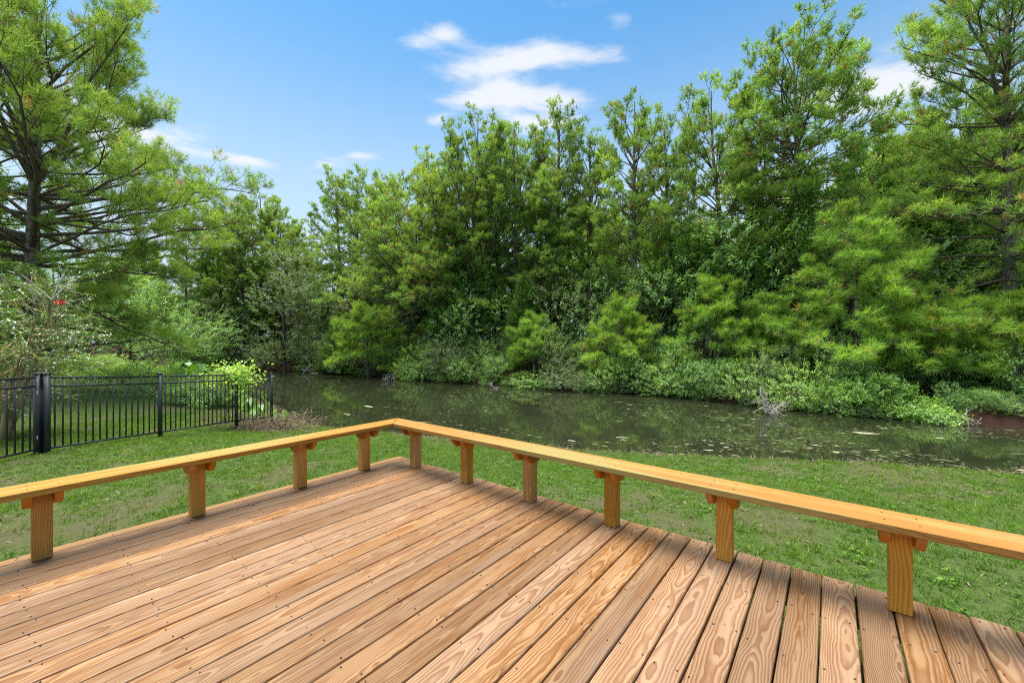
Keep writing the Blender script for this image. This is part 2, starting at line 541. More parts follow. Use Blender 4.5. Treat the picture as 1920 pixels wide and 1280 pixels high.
def segdist(X, Y, pts):
    best = np.full(X.shape, 1e9)
    for (x0, y0), (x1, y1) in zip(pts[:-1], pts[1:]):
        vx, vy = x1 - x0, y1 - y0
        q = np.clip(((X - x0) * vx + (Y - y0) * vy) / (vx * vx + vy * vy), 0, 1)
        best = np.minimum(best, np.hypot(X - x0 - q * vx, Y - y0 - q * vy))
    return best


def inside(X, Y):
    c = np.zeros(X.shape, bool)
    n = len(POLY)
    for i in range(n):
        x0, y0 = POLY[i]
        x1, y1 = POLY[(i + 1) % n]
        if y0 == y1:
            continue
        c ^= ((y0 > Y) != (y1 > Y)) & (X < (x1 - x0) * (Y - y0) / (y1 - y0) + x0)
    return c


RS = np.random.RandomState(5)
_lat = RS.rand(64, 64)


def vnoise(X, Y, s):
    x, y = np.asarray(X) * s, np.asarray(Y) * s
    xi, yi = np.floor(x).astype(int), np.floor(y).astype(int)
    fx, fy = x - xi, y - yi
    fx, fy = fx * fx * (3 - 2 * fx), fy * fy * (3 - 2 * fy)
    g = lambda a, b: _lat[a % 64, b % 64]
    return (g(xi, yi) * (1 - fx) + g(xi + 1, yi) * fx) * (1 - fy) + (g(xi, yi + 1) * (1 - fx) + g(xi + 1, yi + 1) * fx) * fy


def fbm(X, Y, s):
    return 0.5 * vnoise(X, Y, s) + 0.3 * vnoise(X, Y, s * 2.17) + 0.2 * vnoise(X, Y, s * 4.9)


def sstep(a, b, x):
    q = np.clip((x - a) / (b - a), 0, 1)
    return q * q * (3 - 2 * q)


def ground(X, Y):
    """height, far-bank mask, signed distance to the shore (positive on land)"""
    X, Y = np.asarray(X, float), np.asarray(Y, float)
    dn, df = segdist(X, Y, NEAR), segdist(X, Y, FAR)
    s = np.minimum(dn, df) * np.where(inside(X, Y), -1, 1)
    s = s + (fbm(X, Y, 0.9) - 0.5) * 0.35
    far = (df < dn)
    zl = WATER + 0.14 * sstep(-0.05, 0.35, s) + 0.52 * sstep(0.1, 5.5, s)
    zf = WATER + 0.30 * sstep(-0.05, 0.30, s) + 0.45 * sstep(0.2, 3.0, s) + 0.25 * sstep(3, 12, s)
    z = np.where(far, zf, zl)
    z = np.where(s < 0, WATER + np.maximum(s * 0.5, -0.8), z)
    z = z + np.where(s > 0.3, (fbm(X, Y, 0.7) - 0.5) * 0.08, 0)
    return z, far, s


def gz(x, y):
    return float(ground(np.array([x]), np.array([y]))[0][0])


def bareness(X, Y):
    X, Y = np.asarray(X), np.asarray(Y)
    return sstep(0.50, 0.68, 0.45 * fbm(X + 31.7, Y + 11.3, 0.5) + 0.55 * fbm(X + 1.7, Y + 17.3, 2.1)) * 0.7


def axis_pts(lo, a, b, hi, step):
    fine = np.arange(a, b + 1e-6, step)
    g = lambda n: (np.linspace(0, 1, n) ** 1.9)
    return np.concatenate([a - (a - lo) * g(32)[:0:-1], fine, b + (hi - b) * g(32)[1:]])


xs = axis_pts(-420, -20, 20, 420, 0.25)
ys = axis_pts(-200, -3, 40, 520, 0.25)
GX, GY = np.meshgrid(xs, ys)
GZ, GF, GS = ground(GX, GY)
nx, ny = len(xs), len(ys)
g = Geo()
i = (np.arange(ny - 1)[:, None] * nx + np.arange(nx - 1)[None, :]).reshape(-1)
mask = np.where(GF, 1.0, 0.0)
g.add(np.stack([GX, GY, GZ], -1).reshape(-1, 3), f4=np.stack([i, i + 1, i + nx + 1, i + nx], -1), tint=mask.reshape(-1).astype(np.float32))
gm, t, out = newmat('lawn and bank soil')
a = nd(t, 'ShaderNodeAttribute', attribute_name='tint')
ab = nd(t, 'ShaderNodeAttribute', attribute_name='bare')
ash = nd(t, 'ShaderNodeAttribute', attribute_name='shore')
tcn = nd(t, 'ShaderNodeTexCoord')
P = tcn.outputs['Object']
na, nb, ncc = noise(t, P, 1.3, 5, 0.6), noise(t, P, 22.0, 6, 0.75), noise(t, P, 120.0, 4, 0.7)
gcol = mixc(t, smooth(t, nb.outputs[0], 0.36, 0.64), (0.032, 0.060, 0.014), (0.105, 0.150, 0.035))
gcol = mixc(t, smooth(t, na.outputs[0], 0.35, 0.65, 0, 0.5), gcol, (0.080, 0.110, 0.032))
earth = mixc(t, ncc.outputs[0], (0.06, 0.043, 0.028), (0.185, 0.13, 0.085))
gcol = mixc(t, mth(t, 'MULTIPLY', ab.outputs['Fac'], smooth(t, nb.outputs[0], 0.35, 0.6, 0.35, 1)), gcol, earth)
gcol = mixc(t, smooth(t, ash.outputs['Fac'], 0.45, 0.15), gcol, mixc(t, ncc.outputs[0], (0.07, 0.052, 0.035), (0.2, 0.15, 0.105)))
litter = mixc(t, nb.outputs[0], (0.030, 0.019, 0.013), (0.085, 0.043, 0.026))
litter = mixc(t, ncc.outputs[0], mixc(t, 1.0, litter, (0.55, 0.5, 0.5), 'MULTIPLY'), litter)
gcol = mixc(t, a.outputs['Fac'], gcol, litter)
b = nd(t, 'ShaderNodeBsdfPrincipled')
b.inputs['Roughness'].default_value = 0.95
b.inputs['Specular IOR Level'].default_value = 0.1
t.links.new(gcol, b.inputs['Base Color'])
bp = nd(t, 'ShaderNodeBump')
bp.inputs['Distance'].default_value = 0.03
bp.inputs['Strength'].default_value = 0.7
t.links.new(mth(t, 'ADD', nb.outputs[0], ncc.outputs[0]), bp.inputs['Height'])
t.links.new(bp.outputs[0], b.inputs['Normal'])
t.links.new(b.outputs[0], out.inputs[0])
gnd = g.build('ground', gm, smooth=True)
for nm, arr in (('bare', bareness(GX, GY)), ('shore', GS)):
    at_ = gnd.data.attributes.new(nm, 'FLOAT', 'POINT')
    at_.data.foreach_set('value', arr.reshape(-1).astype(np.float32))
tag(gnd, kind='structure')

wm, t, out = newmat('dark pond water')
tcn = nd(t, 'ShaderNodeTexCoord')
mp = nd(t, 'ShaderNodeMapping')
mp.inputs['Scale'].default_value = (1.0, 1.6, 1.0)
t.links.new(tcn.outputs['Object'], mp.inputs[0])
wn = noise(t, mp.outputs[0], 1.6, 3, 0.5)
wn2 = noise(t, mp.outputs[0], 0.5, 2, 0.5)
b = nd(t, 'ShaderNodeBsdfPrincipled')
cw = mixc(t, wn2.outputs[0], (0.013, 0.016, 0.008), (0.026, 0.029, 0.014))
t.links.new(cw, b.inputs['Base Color'])
b.inputs['Roughness'].default_value = 0.03
b.inputs['IOR'].default_value = 1.38
bp = nd(t, 'ShaderNodeBump')
bp.inputs['Distance'].default_value = 0.02
bp.inputs['Strength'].default_value = 0.09
t.links.new(wn.outputs[0], bp.inputs['Height'])
t.links.new(bp.outputs[0], b.inputs['Normal'])
t.links.new(b.outputs[0], out.inputs[0])
g = Geo()
g.add([(-75, -32, WATER), (80, -32, WATER), (80, 48, WATER), (-75, 48, WATER)], f4=[[0, 1, 2, 3]])
tag(g.build('pond_water', wm), kind='structure')

# ------------------------------------------------------------------ deck and bench
# deck frame: u runs along the boards (away, to the right), v across them (away, to the left)
TH = math.atan(600.0 / F)
UX, UY = math.sin(TH), math.cos(TH)
deck = empty('wooden_deck', (0, 0, 0), math.atan2(UY, UX))      # local x = u, local y = v
tag(deck, 'new timber deck of tan diagonal boards with dark screw heads', 'deck')
D_U1, D_V1 = 2.991, 4.06
D_U0, D_V0 = -2.2, -2.2
rng = np.random.RandomState(11)
random.seed(4)


def plank_mesh(name, L, W, T, r=0.006, bow=0.0):
    """a board along x from -L/2, its top at z = 0, long edges eased"""
    prof = [(-W / 2, -T), (W / 2, -T), (W / 2, -r * 1.6), (W / 2 - r * 0.5, -r * 0.5), (W / 2 - r * 1.6, 0), (-W / 2 + r * 1.6, 0), (-W / 2 + r * 0.5, -r * 0.5), (-W / 2, -r * 1.6)]
    n = len(prof)
    bm = bmesh.new()
    rows = []
    for k in range(2):
        e = L / 2 if k else -L / 2
        rows.append([bm.verts.new((e, y, z)) for y, z in prof])
    for q in range(n):
        bm.faces.new((rows[0][q], rows[0][(q + 1) % n], rows[1][(q + 1) % n], rows[1][q]))
    bm.faces.new(rows[0][::-1])
    bm.faces.new(rows[1])
    bmesh.ops.recalc_face_normals(bm, faces=bm.faces)
    me = bpy.data.meshes.new(name)
    bm.to_mesh(me)
    bm.free()
    return me


PITCH, GAP = 0.1452, 0.007
full = plank_mesh('deck_board', D_U1 - D_U0, PITCH - GAP, 0.030)
full.materials.append(M['deck'])
vlines = [0.0453 + PITCH * k for k in range(-15, 28)]
holes = []
for k, v0 in enumerate(vlines):
    v1 = v0 + PITCH
    jit = random.uniform(-0.006, 0.008)
    if v1 > D_V1:
        me = plank_mesh('deck_board', D_U1 - D_U0, D_V1 - v0 - GAP / 2, 0.030)
        me.materials.append(M['edge'])
        v1 = D_V1
        jit = 0
    else:
        me = full
    o = link('deck_board', me, None, deck, ((D_U0 + D_U1) / 2 + jit, (v0 + v1) / 2 + random.uniform(-0.001, 0.001), random.uniform(-0.0015, 0.0)))
    o.rotation_euler = (random.uniform(-0.006, 0.006), 0, random.uniform(-0.0005, 0.0005))
    for uj in np.arange(D_U1 - 0.04 - 0.405 * 12, D_U1, 0.405):
        for e in (0.024, (v1 - v0) - 0.03):
            if random.random() < 0.14:
                continue
            holes.append((uj + random.uniform(-0.024, 0.024), v0 + GAP / 2 + e + random.uniform(-0.009, 0.009)))
g = Geo()
q = np.arange(8) * (2 * math.pi / 8)
for hu, hv in holes:
    r = random.uniform(0.0032, 0.0044)
    ring = np.stack([hu + r * np.cos(q), hv + r * np.sin(q), np.full(8, 0.0022)], -1)
    low_ = ring + np.array([0, 0, -0.004])
    V = np.concatenate([ring, low_, [[hu, hv, 0.0012]]])
    f3 = [[16, a_, (a_ + 1) % 8] for a_ in range(8)]
    f4 = [[a_, a_ + 8, (a_ + 1) % 8 + 8, (a_ + 1) % 8] for a_ in range(8)]
    g.add(V, f3=f3, f4=f4)
tag(g.build('screw_heads', M['screw'], deck), kind='stuff')
# rim joists and short posts under the boards
rim = plank_mesh('rim_joist', D_V1 - D_V0, 0.038, 0.18)
rim.materials.append(M['post'])
rim2 = plank_mesh('rim_joist', D_U1 - D_U0 - 0.10, 0.038, 0.18)
rim2.materials.append(M['post'])
link('rim_joist', rim, None, deck, (D_U1 - 0.045, (D_V0 + D_V1) / 2, -0.034), (0, 0, R(90)))
link('rim_joist', rim2, None, deck, ((D_U0 + D_U1) / 2 - 0.06, D_V1 - 0.035, -0.034))
g = Geo()
g.box((0, 0, -0.5), (0.088, 0.088, 0.56))
sup = g.mesh('support_post', M['post'])
for u_, v_ in ((2.86, 3.93), (2.86, 1.6), (2.86, -0.6), (0.6, 3.93), (-1.6, 3.93)):
    link('support_post', sup, None, deck, (u_, v_, 0))

bench = empty('corner_bench', (0, 0, 0), math.atan2(UY, UX))
tag(bench, 'long golden timber bench turning a mitred corner along two deck edges', 'bench')
SEAT_Z, ST = 0.47, 0.038
U_IN, U_OUT, V_IN, V_OUT = 2.693, 2.930, 3.755, 3.988


def prism(name, pts, z0, z1, mat, bev=0.004):
    bm = bmesh.new()
    lo = [bm.verts.new((x, y, z0)) for x, y in pts]
    hi = [bm.verts.new((x, y, z1)) for x, y in pts]
    n = len(pts)
    for k in range(n):
        bm.faces.new((lo[k], lo[(k + 1) % n], hi[(k + 1) % n], hi[k]))
    bm.faces.new(lo[::-1])
    bm.faces.new(hi)
    bmesh.ops.recalc_face_normals(bm, faces=bm.faces)
    if bev:
        bmesh.ops.bevel(bm, geom=[e for e in bm.edges], offset=bev, segments=2, affect='EDGES', profile=0.6)
    me = bpy.data.meshes.new(name)
    bm.to_mesh(me)
    bm.free()
    me.materials.append(mat)
    return me


# seat planks meet in a mitre at the far corner; each is built round its own centre line
gapm = 0.003
VR0, UL0 = -2.1, -2.1
cu, cv = (U_IN + U_OUT) / 2, (V_IN + V_OUT) / 2
# right plank: local x along v
ln = (VR0 + V_IN) / 2
pr = [(VR0 - ln, -(U_OUT - cu)), (V_OUT - ln - gapm, -(U_OUT - cu)), (V_IN - ln - gapm, (cu - U_IN)), (VR0 - ln, (cu - U_IN))]
link('seat_plank', prism('seat_plank', pr, -ST, 0, M['seat']), None, bench, (cu, ln, SEAT_Z), (0, 0, R(90)))
ln2 = (UL0 + U_IN) / 2
pl = [(UL0 - ln2, V_IN - cv), (U_IN - ln2 - gapm, V_IN - cv), (U_OUT - ln2 - gapm, V_OUT - cv), (UL0 - ln2, V_OUT - cv)]
link('seat_plank', prism('seat_plank', pl, -ST, 0, M['seat']), None, bench, (ln2, cv, SEAT_Z))

PH = SEAT_Z - ST - 0.001
pm = prism('bench_post', [(-.0445, -.0445), (.0445, -.0445), (.0445, .0445), (-.0445, .0445)], 0.002, PH, M['post'], 0.003)
bw = 0.105
bm_ = bmesh.new()
prof = [(-bw, 0.0), (bw, 0.0), (bw, -0.022), (bw - 0.058, -0.080), (-bw + 0.058, -0.080), (-bw, -0.022)]
v0_ = [bm_.verts.new((x, -0.019, z)) for x, z in prof]
v1_ = [bm_.verts.new((x, 0.019, z)) for x, z in prof]
for k in range(6):
    bm_.faces.new((v0_[k], v0_[(k + 1) % 6], v1_[(k + 1) % 6], v1_[k]))
bm_.faces.new(v0_[::-1])
bm_.faces.new(v1_)
bmesh.ops.recalc_face_normals(bm_, faces=bm_.faces)
bmesh.ops.bevel(bm_, geom=list(bm_.edges), offset=0.002, segments=1, affect='EDGES')
blk = bpy.data.meshes.new('support_block')
bm_.to_mesh(blk)
bm_.free()
blk.materials.append(M['block'])
rp = [-1.83, -1.05, -0.27, 0.53, 1.285, 2.035, 2.785, 3.56]
lp = [2.455, 1.79, 1.0, 0.2, -0.6, -1.4]
pc_u, pc_v = 2.848, 3.925
for v_ in rp:
    o = link('bench_post', pm, None, bench, (pc_u, v_, 0))
    for s_ in (-1, 1):
        link('support_block', blk, None, bench, (cu, v_ + s_ * (0.0445 + 0.0195), PH))
for u_ in lp:
    o = link('bench_post', pm, None, bench, (u_, pc_v, 0))
    for s_ in (-1, 1):
        link('support_block', blk, None, bench, (u_ + s_ * (0.0445 + 0.0195), cv, PH), (0, 0, R(90)))
g = Geo()
for v_ in rp:
    for du, dv in ((-0.05, -0.065), (0.05, -0.062), (-0.05, 0.064), (0.055, 0.066)):
        g.box((cu + du, v_ + dv, SEAT_Z + 0.0004), (0.008, 0.008, 0.0014))
for u_ in lp:
    for du, dv in ((-0.065, -0.05), (-0.062, 0.05), (0.064, -0.05), (0.066, 0.055)):
        g.box((u_ + du, cv + dv, SEAT_Z + 0.0004), (0.008, 0.008, 0.0014))
tag(g.build('screw_heads', M['screw'], bench), kind='stuff')

# ------------------------------------------------------------------ fence and gate
FZ = 1.20


def fbar(name, p, q, w, h, parent, mat=None):
    """square bar from p to q, w wide and h high"""
    p, q = Vector(p), Vector(q)
    d = q - p
    L = d.length
    g = Geo()
    g.box((0, 0, 0), (L, w, h))
    o = g.build(name, mat or M['fence'], parent, (p + q) / 2)
    o.rotation_euler = (0, -math.asin(d.z / L), math.atan2(d.y, d.x))
    return o


def fence_panel(p, q, n, parent, top_drop=0.03, mid=0.165, bot=0.055, margin=0.03):
    p, q = Vector(p), Vector(q)
    d = (q - p).normalized()
    a, b = p + d * margin, q - d * margin
    up = Vector((0, 0, 1))
    for name, h in (('top_rail', FZ - top_drop), ('middle_rail', FZ - mid), ('bottom_rail', bot)):
        fbar(name, a + up * h, b + up * h, 0.026, 0.028, parent)
    gk = Geo()
    hh = FZ - top_drop - bot
    gk.box((0, 0, hh / 2 + bot), (0.016, 0.016, hh - 0.004))
    me = gk.mesh('picket', M['fence'])
    rz = math.atan2(d.y, d.x)
    for k in range(n):
        c = p.lerp(q, (k + 1) / (n + 1))
        link('picket', me, None, parent, c, (0, 0, rz))


def fence_post(p, w, parent, rz, h=FZ + 0.02):
    g = Geo()
    g.box((0, 0, h / 2 - 0.1), (w, w, h + 0.2))
    o = g.build('fence_post', M['fence'], parent, p)
    o.rotation_euler = (0, 0, rz)
    g = Geo()
    g.box((0, 0, h + 0.009), (w + 0.016, w + 0.016, 0.018))
    g.add([(-w / 2, -w / 2, h + 0.018), (w / 2, -w / 2, h + 0.018), (w / 2, w / 2, h + 0.018), (-w / 2, w / 2, h + 0.018), (0, 0, h + 0.03)], f3=[[0, 1, 4], [1, 2, 4], [2, 3, 4], [3, 0, 4]])
    g.build('post_cap', M['fence'], o)
    return o


fz = lambda x, y, z: Vector((x, y, z))
FP = [fz(-7.317, 6.42, -0.375), fz(-7.065, 8.20, -0.51), fz(-6.72, 9.96, -0.62), fz(-6.40, 10.87, -0.70)]
fence = empty('metal_fence', FP[0])
tag(fence, 'black metal picket fence running down the lawn to the pond edge', 'fence')
off = FP[0].copy()
rz0 = math.atan2(FP[1].y - FP[0].y, FP[1].x - FP[0].x)
for k, p in enumerate(FP):
    fence_post(p - off, 0.068 if k == 0 else (0.055 if k == 1 else 0.052), fence, rz0)
for k, n in ((0, 16), (1, 16), (2, 8)):
    fence_panel(FP[k] - off, FP[k + 1] - off, n, fence)
GP = [fz(-7.395, 6.365, -0.37), fz(-7.33, 5.85, -0.355), fz(-7.27, 5.30, -0.34)]
gate = empty('metal_gate', GP[0])
tag(gate, 'black metal picket gate hung beside the widest double post', 'gate')
fence_post(Vector((0, 0, 0)), 0.068, gate, rz0)
fence_post(GP[2] - GP[0], 0.055, gate, rz0)
fence_panel(Vector((0, 0, 0)), GP[2] - GP[0], 9, gate, margin=0.04)
for hz in (0.235, 0.93):
    g = Geo()
    for k, dxx in enumerate((-0.032, -0.0, 0.028)):
        g.box((dxx, 0, 0.012), (0.012, 0.008, 0.018))
        g.box((dxx + (0.006 if k else -0.006), 0, -0.016), (0.010, 0.008, 0.014))
    g.box((0.0, 0, 0.0), (0.016, 0.012, 0.062))
    h_ = g.build('hinge', M['steel'], gate, Vector((0.055 + 0.012, -0.060, hz)))
    h_.rotation_euler = (0, 0, math.atan2(-7.3, -6.4) + R(90))

# ------------------------------------------------------------------ tree builders


def pine_parts(seed, H, RC, cb, npr=50, tl=0.21, K=11, W=0.034, style='mature', r0=None, sec=2.5, bright=0.5, dead=6, brown=0.045, dense=1.0, lean=0.02, az_lo=None):
    """trunk, branches and needle crown of one pine, base at the origin"""
    rng = np.random.RandomState(seed)
    r0 = r0 or 0.05 + 0.0115 * H
    tr, br, cr = Geo(), Geo(), Geo()
    zs = np.linspace(-0.4, H * 0.97, 12)
    tt = np.clip(zs / H, 0, 1)
    w1, w2 = rng.normal(size=2) * lean * H, rng.normal(size=2) * 0.008 * H
    TX = w1[0] * tt ** 1.5 + w2[0] * np.sin(tt * 5)
    TY = w1[1] * tt ** 1.5 + w2[1] * np.sin(tt * 5 + 1)
    rad = r0 * (1 - tt * 0.93) * (1 + 0.35 * np.exp(-tt * 25))
    tr.tube(np.stack([TX, TY, zs], -1), rad, 9)
    TP, TD, TT = [], [], []
    up = np.array([0, 0, 1.0])
    droopd = 0.35 if style == 'young' else 0.0
    for i in range(npr + dead):
        isdead = i >= npr
        if isdead:
            t = -rng.rand()
            h = cb * (0.35 + 0.65 * rng.rand())
        else:
            t = (i + rng.rand()) / npr
            h = cb + (H * 0.985 - cb) * t
        az = i * 2.3999 + rng.rand() * 0.9
        t = max(t, 0.0)
        if not isdead:
            # aim the tip at a dome-shaped envelope and let the limb leave the trunk lower down
            if style == 'young':
                tau = t * 0.97
                env = (1 - tau ** 2.3) ** 0.6 * (0.68 + 0.45 * rng.rand()) * (0.88 + 0.14 * math.sin(tau * 8 + seed))
                el = R(-8 + 52 * t + rng.normal() * 9)
                curve = -0.10 + 0.25 * t
            elif style == 'column':
                tau = t * 0.94
                env = (1 - tau ** 4.5) ** 0.5 * (0.62 + 0.5 * rng.rand()) * (0.62 + 0.38 * min(1, tau / 0.45))
                el = R(20 + 42 * t + rng.normal() * 8)
                curve = 0.12
            else:
                tau = t * 0.95
                env = (1 - tau ** (3.6 if RC < 4.4 else 2.4)) ** 0.5 * (0.64 + 0.44 * rng.rand()) * (0.84 + 0.16 * math.sin(tau * 11 + seed)) * (0.66 + 0.34 * min(1, tau / 0.4))
                el = R(-8 + 62 * t ** 1.1 + rng.normal() * 9)
                curve = -0.08 + 0.24 * t
            zt = cb + (H - cb) * tau
            Lb = max(0.3, RC * env / max(0.35, math.cos(el)) * 0.93)
            h = min(max(zt - Lb * (math.sin(el) + curve), cb * 0.75), H * 0.93)
        elif style == 'young':
            prof = (1 - t) ** 0.8 * 0.95 + 0.07
            el = R(-8 + 50 * t + rng.normal() * 8)
            curve = -0.10 + 0.25 * t
        elif style == 'column':
            prof = 0.55 + 0.45 * math.sin(math.pi * min(1, t * 1.1))
            prof *= (1 - t) ** 0.25
            el = R(22 + 42 * t + rng.normal() * 8)
            curve = 0.15
        else:
            prof = (1 - t ** 1.6) ** 0.75 * (0.80 + 0.2 * math.sin(t * 9 + seed))
            el = R(-12 + 68 * t ** 1.2 + rng.normal() * 9)
            curve = -0.06 + 0.25 * t
        if isdead:
            Lb, el, curve = RC * (0.2 + 0.35 * rng.rand()), R(rng.normal() * 15), -0.1
        hv = np.array([math.cos(az), math.sin(az), 0])
        if az_lo is not None and (hv * az_lo).sum() < -0.3:
            Lb *= 0.55
        k = np.interp(h, zs, TX), np.interp(h, zs, TY)
        s = np.linspace(0, 1, 7)
        perp = np.cross(up, hv)
        bend = rng.normal() * 0.12
        pts = np.array([k[0], k[1], h]) + hv * (s * Lb * math.cos(el))[:, None] + up * (s * Lb * math.sin(el) + curve * Lb * s ** 2)[:, None]
        pts = pts + perp * (np.sin(s * 2.5) * bend * Lb)[:, None] + rng.normal(size=(7, 3)) * 0.03 * Lb * s[:, None] * 0.6
        rb = max(0.010, (0.006 + 0.0105 * Lb) * (0.75 + 0.5 * rng.rand()))
        br.tube(pts, rb * (1 - 0.85 * s) + 0.004, 5)
        young = style == 'young'
        ns = max(3, int((2.2 + Lb * sec * (1.0 if young else 0.80)) * dense))
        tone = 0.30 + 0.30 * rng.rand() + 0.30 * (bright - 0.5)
        s_lo = 0.28 if young else 0.40
        for j in range(ns):
            sj = s_lo + (1 - s_lo) * (j + rng.rand()) / ns
            p = np.array([np.interp(sj, s, pts[:, c]) for c in range(3)])
            tg = unit(pts[min(6, int(sj * 6) + 1)] - pts[max(0, int(sj * 6) - 1)])
            sd = perp * (1 if j % 2 else -1)
            d = unit(tg * (0.5 + 0.6 * sj) + sd * (0.95 - 0.4 * sj) + up * (0.10 + 0.45 * rng.rand() + 0.50 * t) + rng.normal(size=3) * 0.22)
            Ls = (0.34 + 0.36 * Lb * (1.2 - sj)) * (0.6 + 0.7 * rng.rand())
            e = p + d * Ls + up * 0.12 * Ls
            br.tube(np.array([p, p + d * Ls * 0.5 + up * 0.02 * Ls + rng.normal(size=3) * 0.03, e]), [0.011, 0.008, 0.003], 3)
            if isdead:
                continue
            # a rounded pad of tufts at the end of the twig, each facing outward and up
            nt = int(5 + 5 * rng.rand() + 2.5 * min(Ls, 1.2))
            q = unit(rng.normal(size=(nt, 3)) + np.array([0, 0, 0.35]))
            pr_ = (0.17 if young else 0.21) * (0.7 + 0.6 * rng.rand())
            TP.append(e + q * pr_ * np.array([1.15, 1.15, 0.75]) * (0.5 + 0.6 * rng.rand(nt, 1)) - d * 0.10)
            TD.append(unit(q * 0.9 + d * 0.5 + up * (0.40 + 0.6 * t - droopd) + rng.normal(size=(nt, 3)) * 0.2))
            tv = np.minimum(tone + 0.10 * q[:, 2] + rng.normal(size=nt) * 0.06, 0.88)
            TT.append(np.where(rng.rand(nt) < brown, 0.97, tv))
            if rng.rand() < 0.5:
                f_ = 0.3 + 0.4 * rng.rand(2)
                TP.append(p + (e - p) * f_[:, None] + rng.normal(size=(2, 3)) * 0.05)
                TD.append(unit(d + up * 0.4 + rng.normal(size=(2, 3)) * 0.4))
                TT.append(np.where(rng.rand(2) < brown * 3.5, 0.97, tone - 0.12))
        if not isdead:
            TP.append(pts[-1:])
            TD.append(unit(pts[-1:] - pts[-2:-1] + up * 0.3))
            TT.append(np.array([min(0.88, tone + 0.15)]))
    TP.append(np.array([[TX[-1], TY[-1], H * 0.965]]) + rng.normal(size=(5, 3)) * np.array([0.25, 0.25, 0.15]))
    TD.append(up + rng.normal(size=(5, 3)) * 0.3)
    TT.append(np.full(5, 0.5))
    P_, D_, T_ = np.concatenate(TP), np.concatenate(TD), np.concatenate(TT)
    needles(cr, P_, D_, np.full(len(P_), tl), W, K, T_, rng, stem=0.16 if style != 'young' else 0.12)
    return tr, br, cr, len(P_)


TRIS = [0]


def make_pine(loc, label, mat='pine', group=None, name='pine_tree', rz=0.0, ivy=0.0, **kw):
    tr, br, cr, n = pine_parts(**kw)
    o = empty(name, loc, rz)
    tag(o, label, 'tree', group)
    tr.build('trunk', M['bark'], o, smooth=True)
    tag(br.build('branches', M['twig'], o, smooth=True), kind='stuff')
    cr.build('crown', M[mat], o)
    TRIS[0] += n * kw.get('K', 18)
    if ivy:
        rng = np.random.RandomState(kw['seed'] + 900)
        g = Geo()
        N = 5200
        zz = rng.rand(N) ** 0.8 * ivy
        aa = rng.rand(N) * 6.283
        spread = 0.25 + 0.75 * vnoise(zz * 0 + 3, zz, 0.9) + 0.35 * rng.rand(N)
        rr = spread * (0.35 + 0.65 * rng.rand(N)) * 0.85
        P_ = np.stack([rr * np.cos(aa), rr * np.sin(aa), zz + 0.5], -1)
        leaves(g, P_, np.stack([np.cos(aa), np.sin(aa), -0.4 + 0 * aa], -1) + rng.normal(size=(N, 3)) * 0.5, np.stack([np.cos(aa) * .4, np.sin(aa) * .4, 1 + 0 * aa], -1) + rng.normal(size=(N, 3)) * 0.3, 0.10 + 0.07 * rng.rand(N), np.clip(0.45 + rng.normal(size=N) * 0.2, 0, 1), 0.75)
        g.build('ivy', M['brightleaf'], o)
    return o


